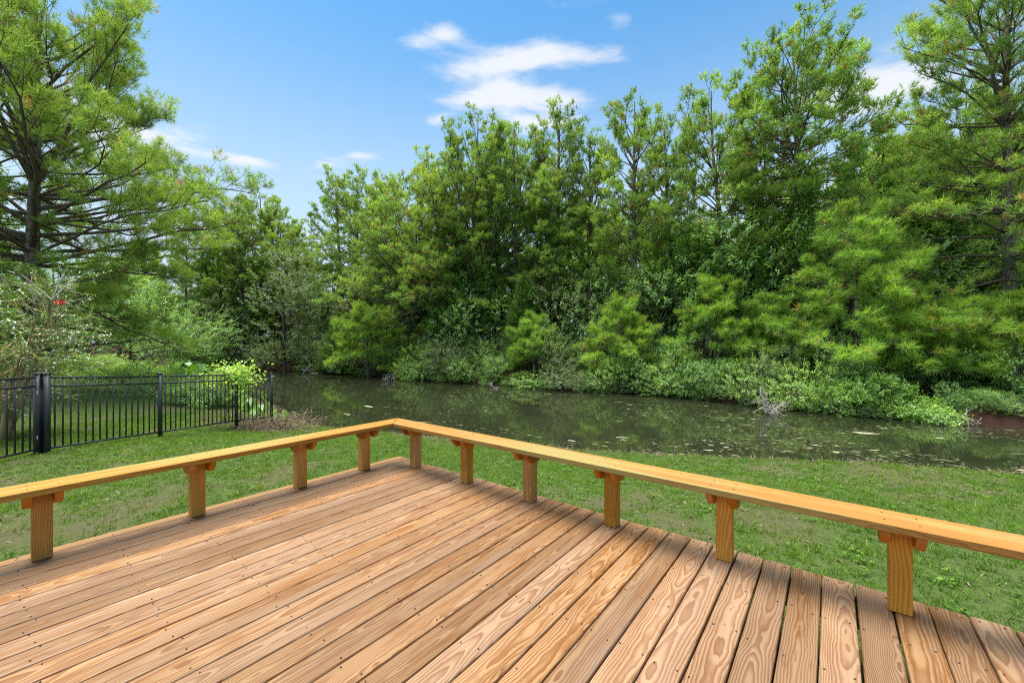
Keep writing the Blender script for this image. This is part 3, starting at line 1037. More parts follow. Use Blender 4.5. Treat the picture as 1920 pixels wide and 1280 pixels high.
def bush_parts(seed, H, RX, shape='mound', ncl=320, nl=16, leaf=0.085, twl=0.34, stems=7, open_=0.35, wid=0.45, RY=None):
    """stems and leaf sprays; shape mound (to the ground) or tree (crown on a trunk)"""
    rng = np.random.RandomState(seed)
    RY = RY or RX
    wd, lf = Geo(), Geo()
    if shape == 'tree':
        c0, hz = H * 0.56, H * 0.46
    else:
        c0, hz = H * 0.42, H * 0.58
    # lumpy volume: sprays gather on the outside of several lobes
    nlb = 9 if shape == 'mound' else 16
    lobes = []
    for k in range(nlb):
        az, zz = rng.rand() * 6.283, rng.uniform(-0.8, 0.85)
        rr = math.sqrt(1 - zz * zz) * (0.35 + 0.45 * rng.rand())
        lobes.append((rr * math.cos(az) * RX, rr * math.sin(az) * RY, c0 + zz * hz * 0.75, 0.32 + 0.22 * rng.rand()))
    lobes = np.array(lobes)
    L = lobes[rng.randint(0, nlb, ncl)]
    dirs = unit(rng.normal(size=(ncl, 3)) + np.array([0, 0, 0.25]))
    rad = L[:, 3:4] * (0.55 + 0.5 * rng.rand(ncl, 1) ** 0.5)
    C = L[:, :3] + dirs * rad * np.array([RX, RY, hz])
    C[:, 2] = np.maximum(C[:, 2], 0.05 + 0.1 * rng.rand(ncl))
    out = unit((C - np.array([0, 0, c0 * 0.6])) * np.array([1, 1, 0.8]))
    td = unit(out * 0.7 + dirs * 0.5 + rng.normal(size=(ncl, 3)) * 0.35 + np.array([0, 0, 0.15]))
    # stems: from the base to lobe centres
    if shape == 'tree':
        zs = np.linspace(-0.3, H * 0.82, 7)
        wx, wy = rng.normal(size=2) * 0.03 * H
        r0 = 0.04 + 0.010 * H
        wd.tube(np.stack([wx * (zs / H), wy * (zs / H), zs], -1), r0 * (1 - 0.85 * np.clip(zs / H, 0, 1)), 7)
    for k in range(nlb):
        b0 = np.array([rng.normal() * 0.1, rng.normal() * 0.1, -0.1]) if shape == 'mound' else np.array([0, 0, max(0.2, lobes[k, 2] - 0.35 * H * rng.rand() - 0.1 * H)])
        e = lobes[k, :3]
        m_ = (b0 + e) / 2 + rng.normal(size=3) * 0.08 * RX
        wd.tube([b0, m_, e], [0.02 + 0.006 * H, 0.015 + 0.003 * H, 0.006], 4)
        idx = np.where((L[:, :3] == lobes[k, :3]).all(1))[0][:14]
        for q in idx:
            wd.tube([e, (e + C[q]) / 2 + rng.normal(size=3) * 0.04, C[q]], [0.008, 0.006, 0.004], 3)
    s = (np.arange(nl) + 0.5) / nl
    tone = np.clip(0.45 + rng.normal(size=ncl) * 0.14, 0.05, 0.9)
    P_ = C[:, None, :] + td[:, None, :] * (s * twl)[None, :, None]
    P_ = P_ + rng.normal(size=P_.shape) * 0.03
    sd = unit(np.cross(td, rng.normal(size=(ncl, 3))))
    sg = np.where(np.arange(nl) % 2, 1.0, -1.0)
    Fd = td[:, None, :] * 0.55 + sd[:, None, :] * sg[None, :, None] + rng.normal(size=P_.shape) * 0.35
    Up = np.array([0, 0, 1.0]) + out[:, None, :] * 0.5 + rng.normal(size=P_.shape) * 0.35
    N = ncl * nl
    tint = np.clip(np.repeat(tone, nl) + rng.normal(size=N) * 0.12, 0, 1)
    leaves(lf, P_.reshape(-1, 3), Fd.reshape(-1, 3), Up.reshape(-1, 3), leaf * (0.7 + 0.6 * rng.rand(N)), tint, wid)
    return wd, lf


def make_bush(loc, label, mat, group=None, name='shrub', cat='shrub', rz=0.0, bark='twig', **kw):
    wd, lf = bush_parts(**kw)
    o = empty(name, loc, rz)
    tag(o, label, cat, group)
    wd.build('trunk' if kw.get('shape') == 'tree' else 'stems', M[bark], o)
    lf.build('crown' if kw.get('shape') == 'tree' else 'foliage', M[mat], o)
    TRIS[0] += kw.get('ncl', 320) * kw.get('nl', 16) * 2
    return o


def make_cedar(loc, label, H, RC, seed, group=None, dense=1.0):
    rng = np.random.RandomState(seed)
    o = empty('cedar_tree', loc)
    tag(o, label, 'tree', group)
    tr, cr = Geo(), Geo()
    tr.tube([(0, 0, -0.3), (0, 0, H * 0.5), (0, 0, H)], [0.13, 0.08, 0.015], 7)
    N = int(2600 * dense)
    t = rng.rand(N) ** 0.8
    az = rng.rand(N) * 6.283
    lump = 0.62 + 0.38 * vnoise(az * 1.6 + 5, t * 9 + seed, 1.0) + 0.12 * rng.normal(size=N)
    rr = RC * (1 - t) ** 0.7 * lump * (0.45 + 0.55 * rng.rand(N) ** 0.5) + 0.08
    P_ = np.stack([rr * np.cos(az), rr * np.sin(az), 0.15 + t * H * 0.97 + rng.normal(size=N) * 0.08], -1)
    D_ = np.stack([np.cos(az), np.sin(az), 0.5 + t], -1) + rng.normal(size=(N, 3)) * 0.3
    tint = np.clip(0.42 + 0.3 * (lump - 0.8) + rng.normal(size=N) * 0.15, 0, 1)
    needles(cr, P_, D_, np.full(N, 0.21), 0.042, 10, tint, rng, stem=0.3, a0=5, a1=55, droop=0.1)
    for k in range(40):
        h = H * (0.05 + 0.9 * rng.rand())
        a_ = rng.rand() * 6.283
        q = RC * (1 - h / H) ** 0.7 * 0.9
        tr.tube([(0, 0, h), (q * math.cos(a_), q * math.sin(a_), h + 0.25 * q)], [0.02, 0.005], 3)
    tr.build('trunk', M['twig'], o)
    cr.build('crown', M['cedar'], o)
    TRIS[0] += N * 16
    return o


def put(px, d):
    x = at(px, d)
    return (x, d, gz(x, d))


def height(px, d, ytop):
    return EYE + (640.0 - ytop) / F * d - gz(at(px, d), d)


# ------------------------------------------------------------------ the pines one can tell apart
# trunk px, distance, top py, half width px, crown base py, seed, keywords, label
BANK = 'pines on the far bank of the pond'
PINES = [
    (490, 39, 350, 98, 620, 21, dict(npr=72, bright=0.55, dense=1.3), 'round-topped pine standing alone in the dip of the treeline beyond the pond'),
    (637, 38, 320, 62, 560, 22, dict(npr=56, bright=0.45), 'dark pine with a forked flat top just right of the gap in the treeline'),
    (700, 36, 314, 90, 590, 23, dict(npr=52, bright=0.48), 'broad domed pine between the gap in the treeline and the spreading brownish pine'),
    (775, 30, 335, 160, 665, 24, dict(npr=66, bright=0.58, brown=0.09, sec=3.2), 'spreading bushy pine with rusty brown patches and low boughs over the water'),
    (890, 28, 208, 78, 520, 25, dict(npr=66, style='column', bright=0.40), 'slim pine with a narrow dark top, first tall one left of the cloud'),
    (965, 28, 232, 62, 560, 26, dict(npr=60, style='column', bright=0.46), 'narrow pine in front of the clouds, lower than its taller neighbour to the right'),
    (1040, 27, 184, 62, 540, 27, dict(npr=60, style='column', bright=0.36), 'slender two-tipped dark pine rising against the clouds'),
    (1190, 23, 163, 100, 600, 28, dict(npr=70, bright=0.50), 'tall pine with a rounded airy crown just right of the clouds'),
    (1352, 20.5, 148, 108, 590, 29, dict(npr=76, bright=0.58, brown=0.05), 'tall pine with dense tufted top and bare grey trunk showing near its foot'),
    (1508, 18.5, 44, 138, 400, 30, dict(npr=74, bright=0.48, dead=9, r0=0.27), 'tallest pine of the far bank, its thick trunk wrapped in ivy'),
    (1725, 21, 235, 105, 520, 31, dict(npr=64, bright=0.46), 'pine standing behind the dark cedar, lower than the pines on either side'),
]
for px, d, yt, hw, cbp, seed, kw, lab in PINES:
    H = height(px, d, yt)
    base = put(px, d)
    cb = max(1.2, H - (cbp - yt) / F * d)
    make_pine(base, lab, seed=seed, H=H, RC=1.2 * hw / F * d, cb=cb, group=BANK, ivy=(9.0 if px == 1508 else 0), **kw)

FILL = [
    (452, 37, 362, 23, 'full pine left of the round-topped pine, just right of the drooping boughs'),
    (528, 38.5, 388, 21, 'pine on the right shoulder of the round-topped pine above the pale sage tree'),
    (667, 37, 322, 23, 'pine filling the space between the forked flat top and the broad domed pine'),
    (742, 33, 322, 23, 'pine filling the space between the broad domed pine and the rust-patched pine'),
    (858, 30, 300, 24, 'bushy pine behind the first tall slim pine, lower than it'),
    (412, 38, 385, 21, 'low pine left of the round-topped pine, at the far end of the pond'),
    (820, 31, 296, 23, 'thin-topped pine between the spreading pine and the first tall slim pine'),
    (930, 31, 262, 25, 'dark pine top filling the space between the two slim pines left of the clouds'),
    (1110, 26, 235, 27, 'pine set back between the two-tipped pine and the airy crown'),
    (1262, 23.5, 225, 28, 'pine set back between the airy crown and the dense tufted pine'),
    (1432, 21.5, 235, 29, 'pine set back between the dense tufted pine and the ivy-wrapped pine'),
    (1625, 21, 215, 28, 'pine rising just right of the ivy-wrapped tallest pine'),
    (1790, 21, 165, 29, 'pine half hidden behind the massive dense pine'),
    (352, 35, 425, 22, 'pine half hidden behind the drooping boughs of the huge spreading pine'),
    (560, 43, 425, 22, 'small distant pine in the lowest dip of the treeline'),
]
named = {p[5]: o for p, o in zip(PINES, [x for x in S.objects if x.name.startswith('pine_tree') and x.get('group') == BANK])}
for px, d, yt, src, lab in FILL:
    o = copy_tree(named[src])
    o['label'] = lab
    o.location = put(px, d)
    o.rotation_euler = (0, 0, px * 0.37)
    H0 = next(height(p[0], p[1], p[2]) for p in PINES if p[5] == src)
    k_ = height(px, d, yt) / H0
    o.scale = (k_, k_, k_)

# the two large pines that frame the view
make_pine(put(62, 13.2), 'huge spreading pine with sweeping limbs standing beyond the metal gate', seed=41, H=14.8, RC=6.9, cb=1.5, dense=1.35, npr=108, tl=0.22, K=18, W=0.015, r0=0.24, sec=2.5, bright=0.6, brown=0.035, dead=6, lean=0.0)
make_pine(put(-30, 15.5), 'ivy-clad pine whose trunk rises at the frame edge behind the huge spreading pine', seed=42, H=15.5, RC=4.6, cb=5.0, npr=56, tl=0.27, K=14, W=0.027, r0=0.24, bright=0.42, ivy=8.0, lean=0.0)
make_pine(put(1890, 15.6), 'massive dense pine filling the top corner beside the tallest ivy-wrapped pine', seed=43, H=18.0, RC=5.9, cb=1.8, npr=112, tl=0.22, K=14, W=0.022, r0=0.24, sec=2.8, bright=0.6, lean=0.0)

lt = named[30]
g = Geo()
z9 = lt.location.z
g.tube([(0.1, 0, 6.6 - z9), (1.2, -0.2, 7.7 - z9), (2.6, -0.3, 9.0 - z9)], [0.05, 0.035, 0.015], 5)
g.tube([(0.0, 0, 4.2 - z9), (-0.9, -0.3, 4.9 - z9), (-1.5, -0.2, 5.9 - z9)], [0.035, 0.025, 0.01], 4)
tag(g.build('bare_limb', M['dead'], lt, smooth=True), kind='stuff')

# young bright pines near the water
YG = 'young bright pines near the water'
YOUNG = [
    (1605, 15.2, 385, 128, 51, 30, 'bright yellow-green young pine directly in front of the dark cedar'),
    (1745, 14.4, 560, 92, 52, 22, 'low bright spreading young pine above the wide laurel shrub'),
    (1905, 13.6, 555, 92, 53, 24, 'bright long-needled young pine above the bare rusty bank'),
    (1002, 22.6, 590, 50, 54, 20, 'small fluffy bright pine between the rust-patched pine and the two-tipped pine foot'),
    (1165, 20.2, 560, 62, 55, 22, 'small bright pine at the water, left of the bare grey pine trunk'),
    (1340, 18.4, 520, 75, 56, 26, 'young pine partly hiding the foot of the dense tufted pine'),
    (1440, 17.2, 560, 60, 57, 20, 'small faded pine just left of the ivy-wrapped trunk'),
    (690, 28.0, 570, 72, 58, 24, 'young pine leaning its boughs over the far bend of the pond'),
    (1045, 25.5, 310, 66, 59, 40, 'bright green pointed pine in front of the slender two-tipped pine'),
]
for px, d, yt, hw, seed, n, lab in YOUNG:
    H = height(px, d, yt)
    make_pine(put(px, d), lab, mat='youngpine' if seed != 59 else 'pine', seed=seed, H=H, RC=1.25 * hw / F * d, cb=0.35 if seed != 59 else H * 0.35, npr=int(n * 1.3), style='young', tl=0.25, K=18, W=0.019, bright=0.62 if seed != 57 else 0.4, group=YG, dead=0, sec=3.2, brown=0.03)

# cedars
CG = 'dark cedars on the far bank'
make_cedar(put(1765, 18.0), 'dense dark green cedar between the young bright pine and the massive pine', height(1765, 18, 400), 2.9, 61, CG, 1.5)
make_cedar(put(1870, 18.5), 'dark cedar under the massive pine, close to the frame edge', height(1870, 18.5, 440), 2.4, 62, CG)
make_cedar(put(985, 24.5), 'dark pointed cedar at the foot of the narrow pines below the clouds', height(985, 24.5, 520), 1.9, 63, CG)
make_cedar(put(1660, 19.0), 'slim dark cedar right behind the young bright pine', height(1660, 19, 330), 2.0, 64, CG)
make_cedar(put(640, 31.0), 'low dark cedar where the pond bends away', height(640, 31, 590), 2.3, 65, CG)

# broadleaved trees
BG = 'broadleaved trees among the pines'
BROAD = [
    (535, 33, 470, 85, 71, 'paleleaf', 'pale sage-green broadleaf tree at the far bend of the pond'),
    (440, 36, 560, 85, 72, 'paleleaf', 'low pale tree at the farthest visible end of the pond'),
    (245, 27, 560, 150, 73, 'leaf', 'wide dark green tree behind the fence between gate post and pond'),
    (100, 24, 450, 140, 74, 'leaf', 'dark leafy tree behind the crape myrtle by the gate'),
    (345, 31, 600, 75, 75, 'leaf', 'rounded dark tree behind the bright plants of the fence'),
    (1240, 22, 470, 88, 76, 'leaf', 'deep green leafy tree between the airy pine and the dense tufted pine'),
    (1110, 24, 470, 82, 77, 'leaf', 'grey-green leafy tree left of the airy pine'),
    (1445, 19.2, 400, 85, 78, 'brightleaf', 'vine-covered leafy tree just left of the ivy-wrapped pine trunk'),
    (860, 27.2, 540, 70, 79, 'leaf', 'leafy understorey tree beneath the slim pine left of the cloud'),
    (1580, 18.6, 330, 75, 80, 'leaf', 'thin leafy tree just right of the ivy-wrapped pine'),
]
for px, d, yt, hw, seed, mat, lab in BROAD:
    H = height(px, d, yt)
    make_bush(put(px, d), lab, mat, BG, 'broadleaf_tree', 'tree', shape='tree', seed=seed, H=H, RX=hw / F * d, ncl=640, nl=16, leaf=0.12 if d < 30 else 0.16, twl=0.5)

# ------------------------------------------------------------------ shrubs along the far shore
SG = 'shrubs along the far shore'
shr = []
for k, (mat, leaf, wid) in enumerate((('leaf', .085, .45), ('paleleaf', .085, .4), ('brightleaf', .085, .45), ('leaf', .075, .4), ('paleleaf', .09, .5))):
    wd, lf = bush_parts(seed=200 + k, H=2.0, RX=1.7, ncl=520, nl=15, leaf=leaf, twl=0.32, wid=wid)
    shr.append((wd.mesh('stems', M['twig']), lf.mesh('foliage', M[mat])))
FARP = np.array(FAR[3:15], float)
rs = random.Random(8)
pxs = np.array([960 + p[0] / p[1] * F for p in FARP])


def shore_at(px):
    x = np.interp(px, pxs, FARP[:, 0])
    y = np.interp(px, pxs, FARP[:, 1])
    return x, y


SHR = [  # px, set back, height m, radius m, kind, label
    (470, 0.4, 2.6, 2.4, 1, 'pale shrub hanging over the farthest visible water'),
    (520, 0.2, 2.2, 2.0, 1, 'sage shrub under the pale broadleaf tree'),
    (585, 0.3, 2.9, 2.2, 1, 'sage shrub over the pale fallen branches at the bend'),
    (625, 0.2, 2.4, 1.7, 1, 'pale round shrub at the bend in front of the low dark cedar'),
    (668, 0.8, 2.1, 1.9, 0, 'dark shrub under the leaning young pine at the bend'),
    (735, 0.7, 1.7, 1.7, 3, 'dark shrub behind the curled dead stick'),
    (790, 0.2, 2.1, 1.6, 2, 'green shrub in front of the spreading rust-patched pine'),
    (840, 0.2, 2.4, 1.7, 1, 'tall loose shrub below the slim pine'),
    (895, 0.3, 1.9, 1.5, 0, 'mid-green shrub left of the small fluffy pine'),
    (940, 0.5, 1.3, 1.3, 3, 'low dark shrub beside the small fluffy pine'),
    (1000, 0.1, 0.9, 1.2, 2, 'low green shrub at the foot of the small fluffy pine'),
    (1060, 0.1, 1.1, 1.3, 1, 'grey-green shrub dipping into the water mid-shore'),
    (1095, -0.1, 0.95, 0.8, 1, 'small silvery shrub standing out into the water'),
    (1145, 0.3, 1.5, 1.2, 2, 'bright shrub under the small bright pine at the water'),
    (1200, 0.5, 1.7, 1.3, 0, 'shrub below the airy pine'),
    (1255, 0.2, 1.4, 1.2, 2, 'green shrub left of the bare grey pine trunk'),
    (1300, 0.4, 1.9, 1.2, 0, 'dark shrub left of the white dead branch'),
    (1350, 0.2, 1.3, 1.2, 3, 'low shrub below the bare grey pine trunk'),
    (1405, 0.4, 1.6, 1.1, 2, 'green shrub right behind the white dead branch'),
    (1455, 0.7, 1.9, 1.1, 1, 'pale shrub at the foot of the ivy-wrapped pine'),
    (1505, 0.3, 1.5, 1.2, 2, 'bright shrub between the white dead branch and the wide laurel'),
    (1590, 1.2, 1.8, 1.2, 0, 'dark shrub under the young bright pine'),
    (1760, 1.5, 1.5, 1.3, 3, 'dark shrub behind the laurel tip, under the low pine boughs'),
    (1850, 2.4, 1.6, 1.2, 3, 'dark shrub on the rusty bank behind the long-needled pine'),
    (1930, 1.5, 1.4, 1.0, 0, 'shrub at the frame edge on the rusty bank'),
    (410, 0.4, 2.2, 2.6, 0, 'dark shrub by the water left of the farthest pale shrub'),
    (340, 0.6, 2.4, 2.8, 0, 'dark shrub by the water behind the fence'),
]
for px, back, h, r, k, lab in SHR:
    x, y = shore_at(px)
    if px < 430:
        y = 36.5
        x = at(px, y)
    q = 1 + back / max(y, 1)
    x, y = x * q, y + back
    o = empty('shrub', (x, y, max(gz(x, y), WATER - 0.1) - 0.05), rs.uniform(0, 6.28))
    o.scale = (r / 1.7, r / 1.7, h / 2.0)
    tag(o, lab, 'shrub', SG)
    link('stems', shr[k][0], None, o)
    link('foliage', shr[k][1], None, o)
UG = 'undergrowth bushes beneath the pines'
for k in range(46):
    px = 430 + 1490 * (k + rs.uniform(-0.4, 0.4)) / 46
    x, y = shore_at(px)
    back = rs.uniform(1.8, 5.0)
    q = 1 + back / y
    x, y = x * q, y + back
    o = empty('undergrowth_bush', (x, y, gz(x, y) - 0.05), rs.uniform(0, 6.28))
    w_ = rs.uniform(0.7, 1.1)
    o.scale = (w_, w_, rs.uniform(0.8, 1.6))
    tag(o, 'bush of the dark undergrowth beneath the far bank pines', 'bush', UG)
    kk = rs.choice((0, 3, 0, 1, 2))
    link('stems', shr[kk][0], None, o)
    link('foliage', shr[kk][1], None, o)
for k in range(9):
    px = 1775 + 22 * k
    x, y = shore_at(min(px, 1935))
    back = 0.5 + 0.9 * (k % 3)
    q = 1 + back / y
    x, y = x * q, y + back
    o = empty('undergrowth_bush', (x, y, gz(x, y) - 0.05), rs.uniform(0, 6.28))
    w_ = rs.uniform(0.28, 0.45)
    o.scale = (w_, w_, rs.uniform(0.22, 0.38))
    tag(o, 'small dark bush growing on the rusty bare bank', 'bush', 'small bushes on the rusty bank')
    link('stems', shr[(0, 3)[k % 2]][0], None, o)
    link('foliage', shr[(0, 3)[k % 2]][1], None, o)
for k in range(38):
    px = 575 + 1130 * (k + rs.uniform(-0.35, 0.35)) / 38
    x, y = shore_at(px)
    q = 1 + 0.12 / y
    o = empty('trailing_bush', (x * q, y + 0.12, WATER - 0.02), rs.uniform(0, 6.28))
    w_ = rs.uniform(0.32, 0.5)
    o.scale = (w_, w_, rs.uniform(0.22, 0.42))
    tag(o, 'low bush trailing over the waterline of the far bank', 'bush', 'low bushes trailing over the far waterline')
    kk = rs.choice((0, 1, 2, 3))
    link('stems', shr[kk][0], None, o)
    link('foliage', shr[kk][1], None, o)
LG = 'laurel shrubs leaning over the water'
for (px, py, h, r, seed, lab) in ((1570, 762, 1.55, 1.25, 301, 'bright laurel shrub, the taller one next to the wide laurel'), (1650, 776, 1.3, 1.5, 302, 'wide bright green laurel shrub spilling onto the water'), (1725, 786, 0.65, 0.95, 303, 'low laurel branches trailing on the water beside bare twigs')):
    x, y = onwater(px, py)
    make_bush((x, y, WATER - 0.05), lab, 'brightleaf', LG, seed=seed, H=h, RX=r, RY=1.0, ncl=620, nl=15, leaf=0.08, twl=0.26)

# ------------------------------------------------------------------ second row behind, so that no horizon shows
SR = 'pines of the second row behind the far bank'
protos = []
for k in range(4):
    protos.append(make_pine((0, 0, 0), 'pine of the second row seen through gaps between the nearer trees', seed=400 + k, H=12.5, RC=2.6 + 0.3 * k, cb=3.0, npr=44, tl=0.34, K=8, W=0.055, bright=0.45, group=SR))
tr2 = []
for k in range(2):
    tr2.append(make_bush((0, 0, 0), 'leafy tree of the second row seen through gaps between the nearer trees', ('leaf', 'paleleaf')[k], 'leafy trees of the second row', 'broadleaf_tree', 'tree', shape='tree', seed=450 + k, H=8.5, RX=2.6, ncl=700, nl=13, leaf=0.2, twl=0.6))
rs = random.Random(21)
spots = []
for px in range(-60, 1960, 74):
    x0, y0 = shore_at(min(max(px, 450), 1930))
    d0 = (y0 if 450 < px < 1930 else (36 if px <= 450 else 12))
    spots.append((px + rs.uniform(-20, 20), d0 + rs.uniform(7, 13)))
    spots.append((px + rs.uniform(-30, 30), d0 + rs.uniform(14, 24)))
used = [False] * 4
for k, (px, d) in enumerate(spots):
    pr = protos[k % 4]
    o = pr if not used[k % 4] else copy_tree(pr)
    used[k % 4] = True
    x, y, z = put(px, d)
    o.location = (x, y, z)
    o.rotation_euler = (0, 0, rs.uniform(0, 6.28))
    top = np.interp(px, [-60, 450, 500, 560, 620, 750, 900, 1100, 1250, 1400, 1600, 1750, 2100], [420, 420, 470, 540, 460, 420, 380, 330, 330, 330, 260, 200, 100])
    s_ = max(0.45, height(px, d, top + rs.uniform(25, 140)) / 12.5)
    o.scale = (s_ ** 0.8, s_ ** 0.8, s_)
used = [False] * 2
for k, px in enumerate(range(-40, 1960, 64)):
    x0, y0 = shore_at(min(max(px, 450), 1930))
    d = (y0 if 450 < px < 1930 else (36 if px <= 450 else 12)) + rs.uniform(4, 9)
    pr = tr2[k % 2]
    o = pr if not used[k % 2] else copy_tree(pr)
    used[k % 2] = True
    x, y, z = put(px + rs.uniform(-20, 20), d)
    o.location = (x, y, z)
    o.rotation_euler = (0, 0, rs.uniform(0, 6.28))
    s_ = rs.uniform(0.55, 1.0)
    o.scale = (s_ * 1.1, s_ * 1.1, s_)

# distant woods: one mass far behind
rng = np.random.RandomState(77)
g = Geo()
N = 9000
px = rng.uniform(-900, 2900, N)
d = rng.uniform(55, 90, N)
X = (px - 960) / F * d
Hh = 7.5 * (0.6 + 0.7 * vnoise(X, d, 0.12)) * (rng.rand(N) ** 0.7)
P_ = np.stack([X, d, -0.3 + Hh], -1)
leaves(g, P_, rng.normal(size=(N, 3)), rng.normal(size=(N, 3)), 0.8 + 0.8 * rng.rand(N), np.clip(0.35 + rng.normal(size=N) * 0.15, 0, 1), 0.7)
tag(g.build('distant_woods', M['leaf']), kind='stuff')

# ------------------------------------------------------------------ crape myrtle by the gate
cm = empty('crape_myrtle', (-9.15, 7.2, gz(-9.15, 7.2)))
tag(cm, 'multi-stemmed crape myrtle with tan stems and bare pale twigs behind the gate', 'tree')
rng = np.random.RandomState(91)
wd, dt, lf, fl = Geo(), Geo(), Geo(), Geo()
LP, LD = [], []
ends = []
for k in range(13):
    a_ = rng.uniform(0, 6.283)
    rr = rng.uniform(0.4, 1.75)
    hh = rng.uniform(1.7, 3.3)
    b0 = np.array([0.16 * math.cos(a_), 0.16 * math.sin(a_), -0.05])
    e = np.array([rr * math.cos(a_), rr * math.sin(a_), hh])
    s = np.linspace(0, 1, 6)[:, None]
    pts = b0 + (e - b0) * s + np.array([0, 0, 0.25]) * np.sin(s * 3.14) + rng.normal(size=(6, 3)) * 0.05 * s
    wd.tube(pts, np.linspace(0.035, 0.012, 6), 6)
    for j in range(13):
        sj = rng.uniform(0.28, 1)
        p = b0 + (e - b0) * sj + np.array([0, 0, 0.25 * math.sin(sj * 3.14)])
        dd = unit(rng.normal(size=3) * 0.8 + (e - b0) * np.array([0.5, 0.5, 0.15]))
        Lb = rng.uniform(0.45, 0.95)
        q = np.array([p, p + dd * Lb * .5, p + dd * Lb - np.array([0, 0, 0.05])])
        wd.tube(q, [0.010, 0.007, 0.004], 4)
        for m_ in range(5):
            c = p + dd * Lb * rng.uniform(0.3, 1)
            d3 = unit(dd * 0.6 + rng.normal(size=3) * 0.7)
            L3 = rng.uniform(0.15, 0.4)
            wd.tube([c, c + d3 * L3], [0.004, 0.002], 3)
            LP.append(c)
            LD.append(d3 * L3)
    if k % 2 == 0 or k == 7:
        for m_ in range(3):
            d3 = unit(np.array([rng.normal() * 0.45, rng.normal() * 0.45, 1.0]))
            L3 = rng.uniform(0.5, 1.0)
            q1 = e + d3 * L3
            dt.tube([e, e + d3 * L3 * .5 + rng.normal(size=3) * 0.05, q1], [0.009, 0.007, 0.003], 4)
            for _ in range(4):
                f_ = rng.uniform(0.3, 0.95)
                c = e + d3 * L3 * f_
                d4 = unit(d3 + rng.normal(size=3) * 0.6)
                dt.tube([c, c + d4 * rng.uniform(0.12, 0.4)], [0.005, 0.002], 3)
LP, LD = np.array(LP), np.array(LD)
nl = 20
s = (np.arange(nl) + 0.5) / nl
P_ = LP[:, None, :] + LD[:, None, :] * s[None, :, None] * 1.2
sd = unit(np.cross(LD, rng.normal(size=LD.shape)))
Fd = LD[:, None, :] * 0.8 + sd[:, None, :] * np.where(np.arange(nl) % 2, 1.0, -1.0)[None, :, None] + rng.normal(size=P_.shape) * 0.3
Up = np.array([0, 0, 1.0]) + rng.normal(size=P_.shape) * 0.4
N = len(LP) * nl
leaves(lf, P_.reshape(-1, 3), Fd.reshape(-1, 3), Up.reshape(-1, 3), 0.035 + 0.025 * rng.rand(N), np.clip(0.5 + rng.normal(size=N) * 0.22, 0, 1), 0.55)
wd.build('stems', M['smoothbark'], cm, smooth=True)
dt.build('bare_twigs', M['dead'], cm, smooth=True)
lf.build('foliage', M['crape'], cm)
tgt = Vector((at(113, 6.6), 6.6, EYE + (640 - 567) / F * 6.6)) - cm.location
P_ = np.array(tgt)[None, :] + rng.normal(size=(60, 3)) * np.array([0.03, 0.03, 0.018])
leaves(fl, P_, rng.normal(size=(60, 3)), rng.normal(size=(60, 3)), 0.03, np.full(60, 0.5), 0.9)
fl.build('flower', M['flower'], cm)

# ------------------------------------------------------------------ plants behind the fence, dry vines at its end
EG = 'elephant ear plants on the near bank behind the fence'
gl = Geo()
prof = np.array([(0.0, 0.0, 0.0), (-0.12, 0.20, 0.0), (0.10, 0.30, 0.02), (0.35, 0.27, 0.03), (0.68, 0.14, 0.0), (1.0, 0.0, -0.10), (0.68, -0.14, 0.0), (0.35, -0.27, 0.03), (0.10, -0.30, 0.02), (-0.12, -0.20, 0.0), (0.45, 0.0, -0.02)])
gl.add(prof, f3=[[0, 10, 1 + 0], [1, 10, 2], [2, 10, 3], [3, 10, 4], [4, 10, 5], [5, 10, 6], [6, 10, 7], [7, 10, 8], [8, 10, 9], [9, 10, 0]], tint=np.linspace(0.3, 0.8, 11).astype(np.float32))
leafme = gl.mesh('leaf', M['bigleaf'])
rs = random.Random(3)
ears = [(330, 15.5, 0.75), (372, 16.5, 0.85), (405, 15.0, 0.8), (440, 14.2, 0.75), (468, 13.2, 0.6), (350, 18.5, 0.9), (300, 18.0, 0.7), (486, 12.4, 0.4), (425, 17.0, 0.85), (520, 11.9, 0.3)]
ear_labels = ['elephant ear plant nearest the middle fence post', 'tall elephant ear plant right of the middle fence post', 'broad elephant ear plant in the middle of the bright clump', 'elephant ear plant left of the vine on the fence', 'elephant ear plant behind the vine on the fence', 'elephant ear plant at the back of the clump near the middle post', 'elephant ear plant left of the middle fence post', 'low elephant ear plant between the last two fence posts', 'elephant ear plant at the back of the bright clump near the pond', 'small elephant ear plant at the waterline past the last fence post']
for (px, d, h), lab in zip(ears, ear_labels):
    x, y, z = put(px, d)
    o = empty('elephant_ear_plant', (x, y, max(z, WATER)))
    tag(o, 'bright green ' + lab, 'plant', EG)
    h *= 1.35 if px < 460 else 0.8
    g = Geo()
    for k in range(9):
        a_ = k * 0.7 + rs.uniform(-0.3, 0.3)
        rr = rs.uniform(0.1, 0.45)
        hh = h * rs.uniform(0.6, 1.1)
        e = (rr * math.cos(a_), rr * math.sin(a_), hh)
        g.tube([(0.03 * math.cos(a_), 0.03 * math.sin(a_), -0.05), (e[0] * .35, e[1] * .35, hh * .6), e], [0.014, 0.011, 0.007], 4, tint=0.4)
        l_ = link('leaf', leafme, None, o, e)
        sc = rs.uniform(0.36, 0.56) * (0.6 if px > 460 else 1.0)
        l_.scale = (sc, sc, sc)
        l_.rotation_euler = (rs.uniform(-0.3, 0.3), rs.uniform(0.45, 1.1), a_)
    g.build('stalks', M['bigleaf'], o)
WG = 'weedy bushes behind the fence'
